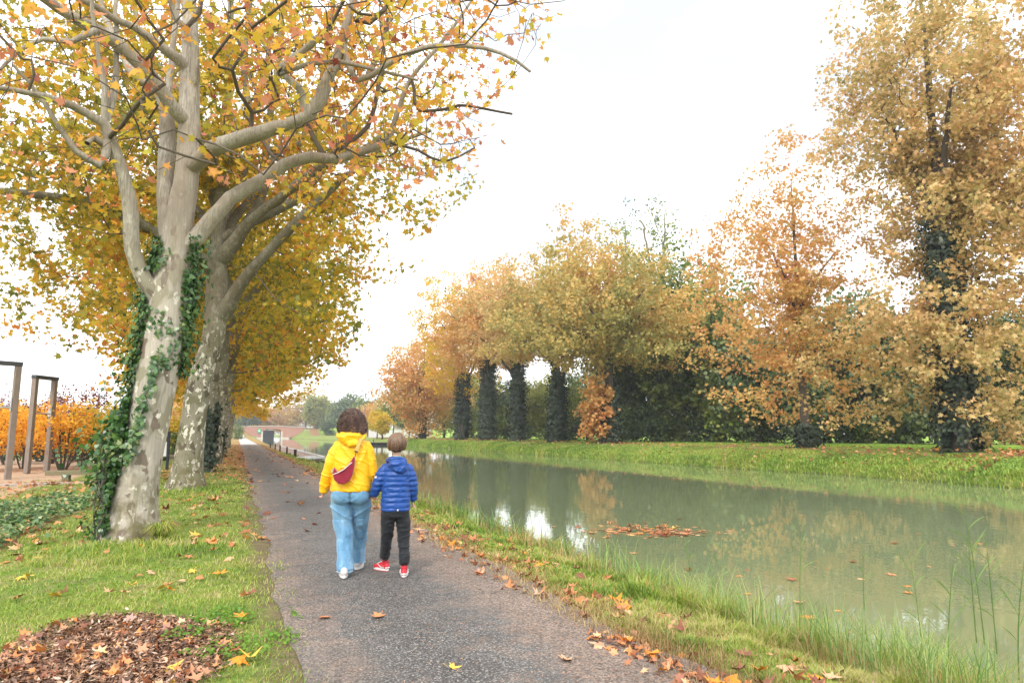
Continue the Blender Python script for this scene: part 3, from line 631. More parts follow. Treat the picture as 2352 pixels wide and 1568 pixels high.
# -------- the nearest plane tree: limbs follow the real tree's, each at its own depth
def hero():
    rng = np.random.default_rng(11); base = ground(300, 1240, -.05); D0 = float(fwd(base[0], base[1]))
    root = thing('plane_tree', (base[0], base[1], base[2]), 'nearest big plane tree with pale leaning ivy-covered trunk and orange leaves', 'tree', 'plane trees lining the towpath')
    k = D0 / F_PX
    def L(pts, o0, o1):                                   # picture trace -> limb in space, depth drifting from o0 to o1
        n = len(pts); return [at(x, y, D0 + o0 + (o1 - o0) * i / (n - 1)) for i, (x, y) in enumerate(pts)]
    sk = Skel()
    tr = sk.chain(L([(299, 1262), (302, 1197), (324, 1066), (346, 934), (371, 800), (388, 670), (402, 590), (414, 500), (428, 410), (434, 320), (435, 230), (437, 82), (435, 0), (438, -140), (446, -300), (450, -480)], 0, .6),
                  [56 * k, 50 * k, 44 * k, 44 * k, 46 * k, 46 * k, 36 * k, 32 * k, 30 * k, 27 * k, 24 * k, 20 * k, 17 * k, 13 * k, 8 * k, 4 * k], step=.12)
    def near(x, y):                                       # trunk node seen closest to a picture position
        return min(tr, key=lambda i: np.linalg.norm(sk.P[i] - at(x, y, fwd(sk.P[i][0], sk.P[i][1]))))
    def limb(x, y, pts, rad, o, par=None, step=.2):
        p = near(x, y) if par is None else par; d = float(fwd(sk.P[p][0], sk.P[p][1])) - D0
        n = len(pts); P = [at(a, b, D0 + d + o * (i + 1) / n) for i, (a, b) in enumerate(pts)]
        return sk.chain(P, [r * k for r in rad], p, step, rng, .008)
    ids = []
    F = limb(385, 700, [(360, 690), (330, 640), (304, 574), (301, 492), (285, 410), (266, 349), (240, 284)], [20, 19, 17, 16.5, 15, 14, 12, 9], -.9)
    f1 = limb(0, 0, [(164, 242), (103, 221), (20, 205), (-60, 195)], [9, 7, 5, 4, 2.5], -1.2, F[-1])
    f2 = limb(0, 0, [(242, 205), (234, 164), (221, 82), (211, 0), (205, -90)], [8, 6.5, 5, 4.5, 4, 3], -.3, F[-1])
    f3 = limb(0, 0, [(262, 213), (267, 123), (266, 0), (270, -100)], [8, 6, 5, 4, 3], .5, F[-1])
    f4 = limb(0, 0, [(230, 381), (176, 349), (144, 303), (103, 238), (70, 193), (30, 150)], [9, 7, 5.5, 4.5, 3.5, 3, 2], -.7, F[len(F) // 2 + 4])
    limb(0, 0, [(215, 316), (200, 330)], [8, 6, 4], -.3, F[-3])
    B2 = limb(408, 600, [(384, 520), (380, 430), (382, 360), (384, 290), (378, 240), (356, 200)], [20, 19, 19, 18, 16, 14, 12], .5)
    B3 = limb(0, 0, [(303, 164), (267, 94), (238, 33), (228, -30), (222, -100)], [12, 10, 8, 7, 6, 4], .8, B2[-1])
    b4 = limb(0, 0, [(388, 200), (394, 123), (406, 33), (412, -60)], [9, 8, 7, 6, 4], .5, B2[-3])
    A = limb(424, 290, [(394, 246), (349, 176), (267, 98), (197, 57), (135, 20), (80, -20), (10, -80)], [17, 15, 14, 13, 12, 11, 9, 7], -2.2)
    A2 = limb(434, 160, [(408, 135), (357, 98), (308, 62), (263, 45), (221, 16), (160, -12), (80, -60)], [13, 10, 8.5, 8, 7, 6, 5, 4], -1.6)
    a3 = limb(0, 0, [(220, 70), (165, 96), (100, 90), (40, 120), (0, 160)], [7, 6, 5, 4, 3, 2], -.9, A[len(A) // 2])
    Cc = limb(446, 222, [(449, 180), (447, 94), (427, 66), (400, 40), (392, 0)], [11, 9, 8, 7, 6, 5], -.45)
    c2 = limb(0, 0, [(458, 30), (462, -40)], [6, 6, 5], 0, Cc[len(Cc) // 2])
    Dd = limb(446, 385, [(470, 358), (492, 340), (574, 312), (656, 287), (704, 268)], [20, 20, 18, 15.5, 14.5, 16], -1.0)
    d1 = limb(0, 0, [(738, 226), (755, 176), (779, 123), (800, 41), (816, -20), (830, -110)], [15, 13, 12, 10, 8, 7, 5], .2, Dd[-1])
    d2 = limb(0, 0, [(690, 205), (656, 176), (648, 152), (673, 131), (714, 107), (760, 60), (790, 0)], [9, 7, 6.5, 6, 5.5, 5, 4, 3], -.6, Dd[-1])
    d3 = limb(0, 0, [(820, 185), (890, 148), (972, 111), (1066, 105), (1150, 122), (1218, 165)], [7, 6.5, 6, 5, 4, 3, 2], -.5, d1[4])
    d4 = limb(0, 0, [(849, 53), (902, 0), (960, -60)], [6, 5, 4, 3], .3, d1[-6])
    d5 = limb(0, 0, [(640, 170), (700, 150), (780, 142), (860, 160), (960, 185)], [6, 5.5, 5, 4, 3, 2], .6, d2[5])
    E = limb(425, 575, [(452, 545), (484, 504), (529, 455), (595, 418), (656, 377), (714, 361), (779, 365), (827, 349), (890, 326)], [20, 18, 17, 16, 15, 14, 12, 11, 10, 8], .5)
    e1 = limb(0, 0, [(902, 295), (914, 254), (931, 205), (963, 156), (1004, 111), (1050, 50), (1090, -10)], [8, 7, 6, 5.5, 5, 4, 3.5, 2.5], -.3, E[-1])
    e2 = limb(0, 0, [(845, 290), (869, 197), (880, 120), (890, 40)], [6, 5.5, 5, 4, 3], .6, E[-5])
    e3 = limb(0, 0, [(963, 254), (1054, 242), (1177, 262)], [4.5, 4, 3, 1.5], -.2, e1[3])
    e4 = limb(0, 0, [(960, 345), (1020, 372), (1090, 340)], [4, 3.5, 2.5, 1.5], .3, E[-1])
    e5 = limb(0, 0, [(722, 320), (706, 285), (700, 240)], [6, 5.5, 5, 4], .3, E[len(E) // 2 + 3])
    e6 = limb(0, 0, [(620, 350), (590, 300), (560, 262)], [5, 4, 3, 2], .5, E[len(E) // 2])
    am = tr[len(tr) // 2]
    bx, by = base[0], base[1]
    def keep(p):
        if p[1] < 4.9 or (abs(p[0] - bx - .5) < .7 and abs(p[1] - by) < 1.2 and p[2] < 9): return False
        dep = fwd(p[0], p[1]); d = p - np.array([0, 0, CAM_H]); zc = d.dot(FW); px = 1176 + F_PX * d.dot(RT) / zc; py = 784 - F_PX * d.dot(UP) / zc
        if py > 420 and px > 200: return False                                   # the low side boughs of this tree are bare
        if py > 560: return False
        if px > 1300 - max(0, py) * .62 and py > -60: return False
        return True
    tips = envelope(rng, 1350, (bx + 2.5, by - .8, 7.5), (6.3, 5.2, 4.2), .6, .15, 4, 4.1, keep)
    sk.grow(tips, rng, .3, .14, .10, amin=am)
    sk.finish(.0052, 2.25)
    link('trunk', sk.mesh('trunk', .0026, .07, .9, 3), [M['bark'], M['twig']], root, True)
    C, N = leaves_at(sk, rng, 4.0, .16, .8)
    put_leaves('crown', C, N + np.array([.2, -.6, 0]), .142, M['leaf_hero'], root, rng, 'star')
    # hanging seed balls
    tp = rng.choice(sk.tips, 70); c = sk.P[tp] + np.array([0, 0, -.14]) + rng.normal(0, .05, (70, 3))
    for q in c[c[:, 0] > 1.0]:
        m = MB(); m.ell(q, (.018, .018, .018), 6); m.cyl(q, q + np.array([0, 0, .15]), .0015, n=3); link('seed_ball', m.mesh('seed_ball'), M['barkd'], root)
    def cov(c, d):                                         # ivy: left flank from the ground up, a tongue up the middle, the right flank high
        z = c[2]; view = unit(np.array([c[0], c[1], 0.])); side = d[0] * view[1] - d[1] * view[0]; front = -(d[0] * view[0] + d[1] * view[1])
        w = float(vnoise(c + d * .3, 2.2, 8))
        if z < 4.6 and side < -.78 + .3 * w: return 1. if z < 2.9 else .8
        if front > 0 and 1.0 < z < 2.6 and abs(side - (-.5 + (z - 1.0) * .30)) < .17 + .1 * w: return .95
        if 2.3 < z < 4.5 and side > .66 + .2 * w: return 1.
        if front > 0 and 2.4 < z < 4.2 and w > .05: return .22
        return 0
    ib = [i for i in tr if sk.P[i][2] < 4.9]
    o = ivy_on(sk, ib, rng, 1500, .078, cov, root, .07)
    # shaggy ivy bush hanging free on the left side of the foot
    C = []; N = []
    for _ in range(1500):
        z = .25 + 1.75 * rng.beta(2.2, 1.8); cI = min(ib, key=lambda i: abs(sk.P[i][2] - z)); p = sk.P[cI]; w = .03 + .17 * math.exp(-((z - 1.2) / .42) ** 2)
        q = p + np.array([-sk.R[cI] * .98 - rng.exponential(w) * .8, rng.normal(-.02, .16), rng.normal(0, .05)]); q[2] = z
        C.append(q); N.append(rng.normal(size=3) + np.array([-.4, -1.1, .4]))
    put_leaves('ivy', np.array(C), np.array(N), .09, M['ivy'], root, rng, 'ivy')
    m = MB()
    for i in range(7):
        x0 = bx - .34 - rng.uniform(0, .1); z0 = rng.uniform(.6, 1.4); pts = [(x0 + rng.normal(0, .03), by - .25 + rng.normal(0, .12), z0 * (1 - t) - .05 * t) for t in np.linspace(0, 1, 6)]
        m.tube(pts, rng.uniform(.004, .009), 5)
    link('ivy_stem', m.mesh('ivy_stem'), M['barkd'], root)
    # tuft of long grass at the foot
    n = 260; a = rng.uniform(0, 2 * pi, n); bp = np.array([bx + .42, by - .42, -.02]); Vb = []
    for q in range(n):
        d = np.array([cos(a[q]), sin(a[q]), 0]); l = rng.uniform(.16, .34); s_ = np.array([-d[1], d[0], 0]) * .005; r0 = bp + d * rng.uniform(0, .06)
        Vb += [r0 - s_, r0 + s_, r0 + d * l * .45 + s_ + [0, 0, l * .75], r0 + d * l * .45 - s_ + [0, 0, l * .75], r0 + d * l * .95 + [0, 0, l * .45]]
    F = []; T = []
    for q in range(n): F += [q * 5, q * 5 + 1, q * 5 + 2, q * 5 + 3, q * 5 + 3, q * 5 + 2, q * 5 + 4]; T += [4, 3]
    o = link('grass_tuft', np_mesh('grass_tuft', Vb, F, T), M['grass']); tag(o, 'arching tuft of long grass at the right foot of the nearest plane tree', 'grass tuft')
hero()

def second():
    rng = np.random.default_rng(23); base = ground(427, 1126, -.03); D0 = float(fwd(base[0], base[1])); k = D0 / F_PX
    root = thing('plane_tree', base, 'second plane tree from the camera with mottled trunk and one long bough reaching left', 'tree', 'plane trees lining the towpath')
    sk = Skel()
    def P(pts, o0, o1): return [at(x, y, D0 + o0 + (o1 - o0) * i / (len(pts) - 1)) for i, (x, y) in enumerate(pts)]
    tr = sk.chain(P([(425, 1138), (432, 1060), (448, 934), (466, 850), (490, 776), (499, 670), (498, 591), (505, 500), (506, 410), (516, 300), (524, 180), (530, 40), (528, -120)], 0, 1.),
                  [37 * k, 30 * k, 26 * k, 26 * k, 25 * k, 24 * k, 21 * k, 16 * k, 14 * k, 12 * k, 10 * k, 8 * k, 5 * k], step=.2)
    def near(x, y): return min(tr, key=lambda i: np.linalg.norm(sk.P[i] - at(x, y, fwd(sk.P[i][0], sk.P[i][1]))))
    def limb(x, y, pts, rad, o, par=None):
        p = near(x, y) if par is None else par; d = float(fwd(sk.P[p][0], sk.P[p][1])); n = len(pts)
        return sk.chain([at(a, b, d + o * (i + 1) / n) for i, (a, b) in enumerate(pts)], [r * k for r in rad], p, .3, rng, .015)
    limb(500, 745, [(527, 697), (552, 655), (580, 618), (643, 549), (690, 500), (740, 455), (800, 400)], [18, 15, 13, 12, 11, 9, 7, 5], -.8)
    limb(500, 610, [(541, 554), (595, 492), (677, 427), (751, 377), (830, 345), (900, 300)], [17, 12, 11, 9, 8, 6, 4], -1.5)
    limb(497, 640, [(470, 600), (410, 566), (328, 517), (246, 476), (164, 459), (82, 447), (0, 439), (-90, 420)], [14, 12, 11.5, 11, 10, 9, 8, 7, 5], -3.)
    limb(505, 470, [(460, 380), (400, 300), (340, 200), (300, 60)], [11, 9, 8, 6, 4], 1.5)
    limb(510, 420, [(560, 320), (600, 200), (630, 60)], [9, 8, 6, 4], 2.)
    limb(498, 600, [(540, 500), (600, 430), (640, 330)], [11, 10, 8, 5], 4.)
    limb(498, 560, [(450, 480), (380, 440), (300, 420)], [11, 10, 8, 5], 4.)
    q1 = limb(520, 590, [(560, 520), (605, 440), (615, 300), (640, 150), (650, 0), (655, -120)], [12, 11, 9, 8, 7, 5, 3], 2.5)
    limb(0, 0, [(690, 330), (735, 200), (760, 60), (770, -60)], [8, 8, 7, 5, 3], 1.0, q1[len(q1) // 3])
    limb(500, 520, [(545, 440), (575, 300), (560, 150), (575, 0)], [10, 9, 8, 6, 4], .8)
    limb(503, 500, [(470, 400), (440, 250), (330, 100), (300, -40)], [10, 9, 7, 6, 4], 2.2)
    q2 = limb(515, 560, [(600, 500), (700, 440), (790, 300), (850, 160), (900, 40)], [12, 11, 9, 7, 6, 4], .5)
    limb(0, 0, [(800, 380), (900, 330), (990, 300)], [7, 6, 4, 2], .5, q2[len(q2) // 2])
    bx, by = base[0], base[1]
    def keep(p):
        if abs(p[0] - bx - .5) < 1.8 and p[1] < by + 1.5 and p[2] < 8.5: return False
        return True
    tips = envelope(rng, 1000, (bx - .2, by + .2, 8.9), (6.4, 5.4, 5.4), .45, .16, 9, 3.6, keep)
    sk.grow(tips, rng, .5, .14, .1, amin=len(tr) // 3); sk.finish(.006, 2.2)
    link('trunk', sk.mesh('trunk', .0045, .08, 1.0, 5), [M['bark2'], M['twig']], root, True)
    C, N = leaves_at(sk, rng, 24, .24, .75); put_leaves('crown', C, N, .2, M['leaf_row'], root, rng, 'star')
second()

def plane(name, base, label, group, seed, H, crown_c, crown_r, ntips, per, sig, size, leaf, bark, fork=4.5, rt=.34, lean=(.5, 0), kind='hex', zmin=3.5, rmin=.012, rtip=.007, ivy=0, shell=.42, limbs=6, keep=None, cat='tree', ivyd=260, lump=.16, ivyr=1.5, thick=.22):
    rng = np.random.default_rng(seed); root = thing(name, base, label, cat, group); b = np.array(base, float); sk = Skel(26000)
    lx, ly = lean
    tr = sk.chain([b + [0, 0, -.15], b + [lx * .15, ly * .15, fork * .3], b + [lx * .6, ly * .6, fork * .75], b + [lx, ly, fork], b + [lx * 1.25, ly * 1.25, fork + (H - fork) * .45], b + [lx * 1.4, ly * 1.4, H * .93]],
                  [rt * 1.12, rt, rt * .9, rt * .82, rt * .42, .03], step=.35, rng=rng, wob=.02)
    fi = [i for i in tr if sk.P[i][2] - b[2] > fork * .85]; a0 = rng.uniform(0, 6)
    for j in range(limbs):
        p = fi[min(len(fi) - 1, int(j * len(fi) * .08))]; a = a0 + j * 2 * pi / limbs + rng.normal(0, .25); sp = rng.uniform(.55, .85) * (1 if limbs > 4 else .55); d = np.array([cos(a), sin(a), 0]); L = sp * min(crown_r[0], crown_r[1]); z0 = sk.P[p][2]
        up = (b[2] + H - z0) * rng.uniform(.35, .6)
        sk.chain([sk.P[p] + d * L * .3 + [0, 0, up * .4], sk.P[p] + d * L * .65 + [0, 0, up * .75], sk.P[p] + d * L + [0, 0, up]], [rt * .38, rt * .26, rt * .13, .02], p, .5, rng, .04)
    tips = envelope(rng, ntips, np.array(crown_c), crown_r, shell, lump, seed + 5, zmin, keep)
    sk.grow(tips, rng, .6, .14, .1, amin=max(2, int(len(tr) * .3))); sk.finish(rtip, 2.2)
    link('trunk', sk.mesh('trunk', rmin, .07, .8, seed), [bark, M['twig']], root, True)
    C, N = leaves_at(sk, rng, per, sig, .75); put_leaves('crown', C, N, size, leaf, root, rng, kind)
    if ivy:
        ib = [i for i in tr if sk.P[i][2] - b[2] < ivy]
        ivy_on(sk, ib, rng, ivyd, size * .75, lambda c, d: 1 if c[2] - b[2] < ivy * (.8 + .25 * float(vnoise(c + d * 2, .9, seed))) and float(vnoise(c + d * 1.5, .8, seed + 4)) > -.55 else 0, root, thick, 'hex', M['ivy_far'], ivyr)
    return root
def copy_tree(src, loc, rz, sc, label, group=None):
    r = src.copy(); COL.objects.link(r); r.location = loc; r.rotation_euler = (0, 0, rz); r.scale = (sc, sc, sc * 1.0); r['label'] = label
    if group: r['group'] = group
    for ch in list(src.children):
        c = ch.copy(); COL.objects.link(c); c.parent = r
    return r

# the rest of the towpath row
rowlab = ['third plane tree of the towpath row, dark ivy column on the lower trunk', 'fourth plane tree of the towpath row, stout bare mottled trunk', 'fifth plane tree of the towpath row, tan trunk with a little ivy', 'sixth plane tree of the towpath row, slim leaning trunk', 'seventh plane tree of the towpath row, golden low boughs over the path', 'eighth plane tree of the towpath row, distant golden crown', 'ninth plane tree of the towpath row, distant thin trunk', 'farthest plane tree of the towpath row before the pale stretch of path']
rowY = [29., 38.4, 47.6, 57., 66.5, 76, 86, 96.]
for i, Yr in enumerate(rowY):
    X = -1.25 + (.1 if i % 2 else -.1)
    kp = (lambda p, X=X, Yr=Yr: not (abs(p[0] - X) < 1.5 and p[1] < Yr and p[2] < 8))
    plane('plane_tree', (X, Yr, -.04), rowlab[i], 'plane trees lining the towpath', 40 + i, 14.5, (X + .1, Yr, 8.7), (6.6, 5.4, 5.6), [860, 800, 660, 520, 440, 400, 360, 360][i], [19, 21, 22, 22, 20, 20, 18, 18][i],
          .29, [.22, .25, .28, .30, .32, .34, .36, .38][i], M['leaf_row'] if i < 2 else M['leaf_gold'], M['bark2'], 4.6, .42, (.55, 0), 'star' if i < 1 else 'hex', 3.1, .008, ivy=[3.2, 0, 2.4, 0, 0, 0, 0, 0][i], keep=kp, ivyr=1.05, thick=.06)

# far bank: big planes with ivy-wrapped trunks
XF = 30.5
def fz(x, y): return gz(x, y) - .03
far = [  # Y, H, crown radius, colour, ivy height, label, crown z centre fraction, ntips, zmin
    (21.5, 25.5, 6.4, 'leaf_tan', 13, 'tallest tan plane tree at the right edge, ivy up its trunk', .49, 1700, .5),
    (30.7, 18.2, 5.5, 'leaf_rust', 1.8, 'slimmer rust-coloured plane tree standing alone with a dark bare stem on the far bank', .52, 620, 1.2),
    (53.3, 17.8, 7.3, 'leaf_goldtan', 6, 'broad golden plane on the far bank with a curved bare bough and leafy foot', .64, 900, 6.8),
    (64, 18.6, 6.3, 'leaf_goldtan', 10, 'far-bank plane with a lone ivy column right of the bright gap', .68, 560, 8.8),
    (74.8, 21., 6.5, 'leaf_tan', 11, 'far-bank plane with ivy column left of the bright gap', .68, 560, 9.3),
    (85.5, 22.8, 6.4, 'leaf_rust', 12, 'far-bank golden plane, right one of the two close thick ivy columns', .66, 600, 9.2),
    (96.3, 25.0, 7.4, 'leaf_gold', 12, 'far-bank golden plane, left one of the two close thick ivy columns', .62, 700, 6.8)]
def kt(p):                                             # thin on its left side at mid height: sky shows between the two trees
    s = (p - np.array([XF, 21.5, 0])).dot(RT); return not (s < -.6 and 8 < p[2] < 14.5 and (s * 7.3) % 1 < .9)
def kr(p):
    s = (p - np.array([XF, 30.7, 0])).dot(RT); return not (s > 2.6 and p[2] > 8 and (s * 9.1) % 1 < .85)
for i, (Yf, H, cr, lf, iv, lab, cf, nt, zm) in enumerate(far):
    z0 = fz(XF, Yf)
    rz_ = H * (1 - cf) if cf > .55 else H * .5
    plane('plane_tree', (XF, Yf, z0), lab, 'plane trees on the far bank', 80 + i, H * .96, (XF + (1.0 if i == 0 else 0), Yf, z0 + H * cf), (cr, cr, rz_), nt, (36, 28)[i] if i < 2 else 38, .30 if i < 2 else .42, .24 if i < 2 else .28, M[lf], M['barkd'],
          H * .3 if i > 1 else H * .35, .42 if i != 1 else .24, (.2, .2), 'star' if i < 2 else 'hex', z0 + zm, .02, .008, iv, .5, 4 if i < 2 else 6, ivyd=420, lump=.3, keep=(kt, kr)[i] if i < 2 else None, ivyr=(1.3, 1.2, 1.5, 1.45, 1.5, 1.9, 1.9)[i])
# low leafy shoots at the feet of two of them
def bush(name, loc, r, n, size, leaf, label, cat, seed, group=None, stems=0, kind='hex', sm='barkd', zc=None):
    rng = np.random.default_rng(seed); root = thing(name, loc, label, cat, group); loc = np.array(loc, float); zc = r[2] * .9 if zc is None else zc
    pts = np.array(envelope(rng, max(20, n // 18), loc + [0, 0, zc], r, .45, .2, seed, loc[2] + .03)); C = pts[rng.integers(0, len(pts), n)] + rng.normal(size=(n, 3)) * min(r) * .13
    put_leaves('foliage', C, rng.normal(size=(n, 3)) + [0, 0, .6], size, M[leaf], root, rng, kind)
    if stems:
        m = MB()
        for i in range(stems):
            a = rng.uniform(0, 2 * pi); e = loc + [cos(a) * r[0] * .6, sin(a) * r[1] * .6, zc + r[2] * .35]; b = loc + [cos(a) * .12, sin(a) * .12, -.05]
            mid = (b * .6 + e * .4) + rng.normal(0, .08, 3); q = e + rng.normal(0, .35, 3)
            m.tube([b, mid, e], [.045, .035, .012], 6); m.tube([mid, (mid + q) / 2 + [0, 0, .1], q], [.03, .02, .008], 5)
        link('stem', m.mesh('stem'), M[sm], root)
    return root
bush('leafy_shoots', (29.2, 53.3, fz(29.2, 53.3)), (1.5, 1.5, 3.2), 2600, .3, 'leaf_rust', 'tan leafy shoots wrapping the foot of the broad golden plane', 'shoots', 201)
o = plane('plane_tree', (30, 118, fz(30, 118)), 'orange far-bank plane with leaves down its ivy trunk, left of the columns', 'plane trees on the far bank', 120, 18, (30, 118, 10.5), (8, 8, 7.5), 700, 22, .6, .42, M['leaf_rust'], M['barkd'], 6, .45, (.2, 0), 'hex', 5.5, .03, ivy=6, ivyd=60)
bush('leafy_shoots', (30, 118, fz(30, 118)), (4.2, 4.2, 4.), 2800, .4, 'leaf_rust', 'orange shoots spreading round the foot of the orange far-bank plane', 'shoots', 202)

# the wood behind: a few kinds, every tree its own thing
def wood(seed, H, r, leaf, n=520, per=22, size=.45, lab='', zmin=1.2, loc=(0, 0, 0), bark='barkd', fork=None, sh=.4):
    return plane('woodland_tree', loc, lab, 'trees of the wood behind the far bank', seed, H * .95, (loc[0], loc[1], loc[2] + H * .54), (r, r, H * .47), n, per, .6, size, M[leaf], M[bark], fork or H * .25, .3, (.2, .1), 'hex', loc[2] + zmin, .03, .009, 0, sh)
def PX(x, dep, z=None):
    p = at(x, 1000, dep); return (p[0], p[1], gz(p[0], p[1]) - .03 if z is None else z)
protos = {}
wl_ = [  # picture x, depth, height, radius, kind, label
    (1500, 72, 17, 4.6, 'dark', 'dark ivy-smothered tree at the left end of the dark mass behind the planes'),
    (1575, 68, 18.5, 4.8, 'green', 'tallest green mass right of the broad golden plane'),
    (1660, 66, 15, 4.4, 'green', 'mid green rounded tree left of the rust-coloured plane'),
    (1745, 62, 10, 4.2, 'blue', 'low blue-green evergreen behind the rust-coloured plane, left side'),
    (1830, 60, 10, 4.2, 'blue', 'blue-green tree directly behind the rust-coloured plane'),
    (1905, 62, 10.5, 4.4, 'green', 'green tree just right of the rust-coloured plane'),
    (1990, 60, 12.5, 4.6, 'blue', 'taller blue-green tree in the gap between the two right-hand planes'),
    (2070, 58, 10, 4.2, 'dark', 'dark laurel mass in the gap between the two right-hand planes'),
    (2150, 56, 9.5, 4.4, 'dark', 'dark tree left of the tallest tan plane'),
    (2240, 54, 10, 4.6, 'green', 'green tree glimpsed behind the trunk of the tallest plane'),
    (2340, 52, 10, 4.6, 'dark', 'dark tree behind the right edge of the tallest plane'),
    (2440, 50, 11, 4.8, 'green', 'green tree beyond the right edge of the photo'),
    (1420, 92, 13, 5, 'green', 'green tree behind the leafy foot of the broad golden plane'),
    (1350, 96, 11, 4.8, 'green', 'green tree between the lone column and the leafy foot'),
    (1255, 105, 9, 4.6, 'pale', 'pale yellow-green tree filling the bright gap between the columns'),
    (1215, 120, 9.5, 4.8, 'pale', 'pale tree left of centre in the bright gap'),
    (1160, 110, 8.5, 4.2, 'blue', 'small blue-green tree between the second and third columns'),
    (1085, 135, 12, 5, 'pale', 'pale green tree seen between the two thick columns'),
    (1020, 140, 11, 5, 'green', 'green tree behind the orange plane, right side'),
    (1300, 88, 8.5, 4, 'green', 'low green tree just right of the lone ivy column'),
    (1620, 90, 12, 5, 'dark', 'second-row dark tree behind the evergreen mass'),
    (1880, 84, 12, 5, 'green', 'second-row green tree rising behind the rust plane'),
    (2040, 80, 12.5, 5, 'blue', 'second-row blue-green tree behind the gap'),
    (1715, 88, 12.5, 5, 'green', 'second-row green tree behind the low evergreen')]
for i, (x, dep, H, r, kd, lab) in enumerate(wl_):
    loc = PX(x, dep); key = (kd, i % 2)
    if key not in protos: protos[key] = (wood(300 + i, H, r, {'dark': 'leaf_dark', 'green': 'leaf_green', 'blue': 'leaf_blue', 'pale': 'leaf_pale'}[kd], 560 if kd == 'dark' else 480, 26 if kd == 'dark' else 20, .4, lab, .5, loc), H)
    else: src, h0 = protos[key]; copy_tree(src, loc, i * 1.7, H / h0, lab)
# undergrowth closing the foot of the wood
for i, (x, dep) in enumerate([(1480, 66), (1540, 68), (1610, 66), (1690, 64), (1765, 62), (1850, 61), (1935, 59), (2025, 57), (2115, 55), (2210, 53), (2310, 51), (1400, 80), (1330, 84), (1130, 100), (1190, 98)]):
    loc = PX(x, dep); lab = ['dark shrub at the foot of the wood', 'dark green hedge-like shrub at the foot of the wood'][i % 2]
    near_ = ['under the ivy-smothered tree', 'under the tallest evergreen', 'left of the mid green tree', 'left of the low evergreen', 'behind the rust plane, left', 'behind the rust plane stem', 'right of the rust plane', 'in the gap, left half', 'in the gap, right half', 'left of the tallest plane', 'behind the tallest plane', 'behind the leafy foot', 'right of the lone column', 'between the second and third columns', 'left of the bright gap'][i]
    if i < 2: sb = bush('shrub', loc, (3.2, 2.4, 2.2), 2600, .3, ['leaf_dark', 'leaf_green'][i], ['dark', 'green'][i % 2] + ' shrub ' + near_, 'shrub', 230 + i, 'undergrowth at the foot of the wood', zc=1.6); protos['b%d' % i] = sb
    else: copy_tree(protos['b%d' % (i % 2)], loc, i * 1.3, [.7, 1., .8, 1.15, .6][i % 5], ['dark', 'green'][i % 2] + ' shrub ' + near_, 'undergrowth at the foot of the wood')

# ivy-clad half-dead poplars with bare tops
def bare(base, H, label, seed, ivyh, lean=(0.5, 0)):
    rng = np.random.default_rng(seed); root = thing('poplar', base, label, 'tree'); b = np.array(base, float); sk = Skel(9000)
    tr = sk.chain([b, b + [.1, 0, H * .4], b + [lean[0] * .4, lean[1], H * .7], b + [lean[0], lean[1], H]], [.45, .35, .2, .04], step=.5, rng=rng, wob=.05)
    st = next(i for i in tr if sk.P[i][2] > b[2] + H * .6)
    br_ = sk.chain([sk.P[st] + [-1.2, 0, 2], sk.P[st] + [-2.2, .3, H * .3]], [.14, .1, .03], st, .5, rng, .05)
    tips = [b + np.array([rng.normal(lean[0] * .6 - .6, 1.6), rng.normal(0, 1.3), H * rng.uniform(.6, 1.02)]) for _ in range(130)]
    sk.grow(tips, rng, .5, .12, .2, amin=st - 4); sk.finish(.012, 2.2); link('trunk', sk.mesh('trunk', .012, .05, .5, seed), [M['barkg'], M['twig']], root, True)
    C, N = leaves_at(sk, rng, 9, .3); put_leaves('crown', C, N, .28, M['leaf_green'], root, rng, 'hex')
    ivy_on(sk, [i for i in tr if sk.P[i][2] - b[2] < ivyh], rng, 90, .32, lambda c, d: 1, root, .3, 'hex', M['ivy_far'], 1.8)
bare(PX(1528, 74), 26, 'half-bare poplar with ivy-clad stem rising right of the golden planes', 61, 17, (.9, 0))
bare(PX(1440, 84), 27, 'thin bare poplar top sticking up behind the golden planes', 62, 12, (.5, 0))

# young trees and bushes on the far grass
yt = [(866, 148, 6.2, 1.9, 'leaf_yellow', 'small orange-yellow tree with straight stem right of the mast', 1), (878, 142, 5.2, 1.6, 'leaf_yellow', 'slim yellow tree second to the right of the mast', 1), (903, 150, 11, 3.6, 'leaf_green', 'dark green tree between the young yellow trees and the orange plane', 2.6),
      (922, 170, 9, 3, 'leaf_dark', 'dark tree against the pale garden wall', 2.2), (845, 190, 9.5, 3.5, 'leaf_rust', 'rusty tree behind the mast', 1.5), (940, 135, 8.5, 1.6, 'leaf_green', 'narrow ivy-footed tree left of the orange plane', .4), (888, 185, 12, 4, 'leaf_goldtan', 'golden tree behind the young yellow trees', 2)]
for i, (x, dep, H, r, lf, lab, zm) in enumerate(yt):
    loc = PX(x, dep); plane('park_tree', loc, lab, 'small trees on the far grass', 140 + i, H * .95, (loc[0], loc[1], loc[2] + H * .62), (r, r, H * .38), 150, 16, .35, .36, M[lf], M['barkd'], H * .3, .14, (.1, 0), 'hex', loc[2] + zm, .02, ivy=0)
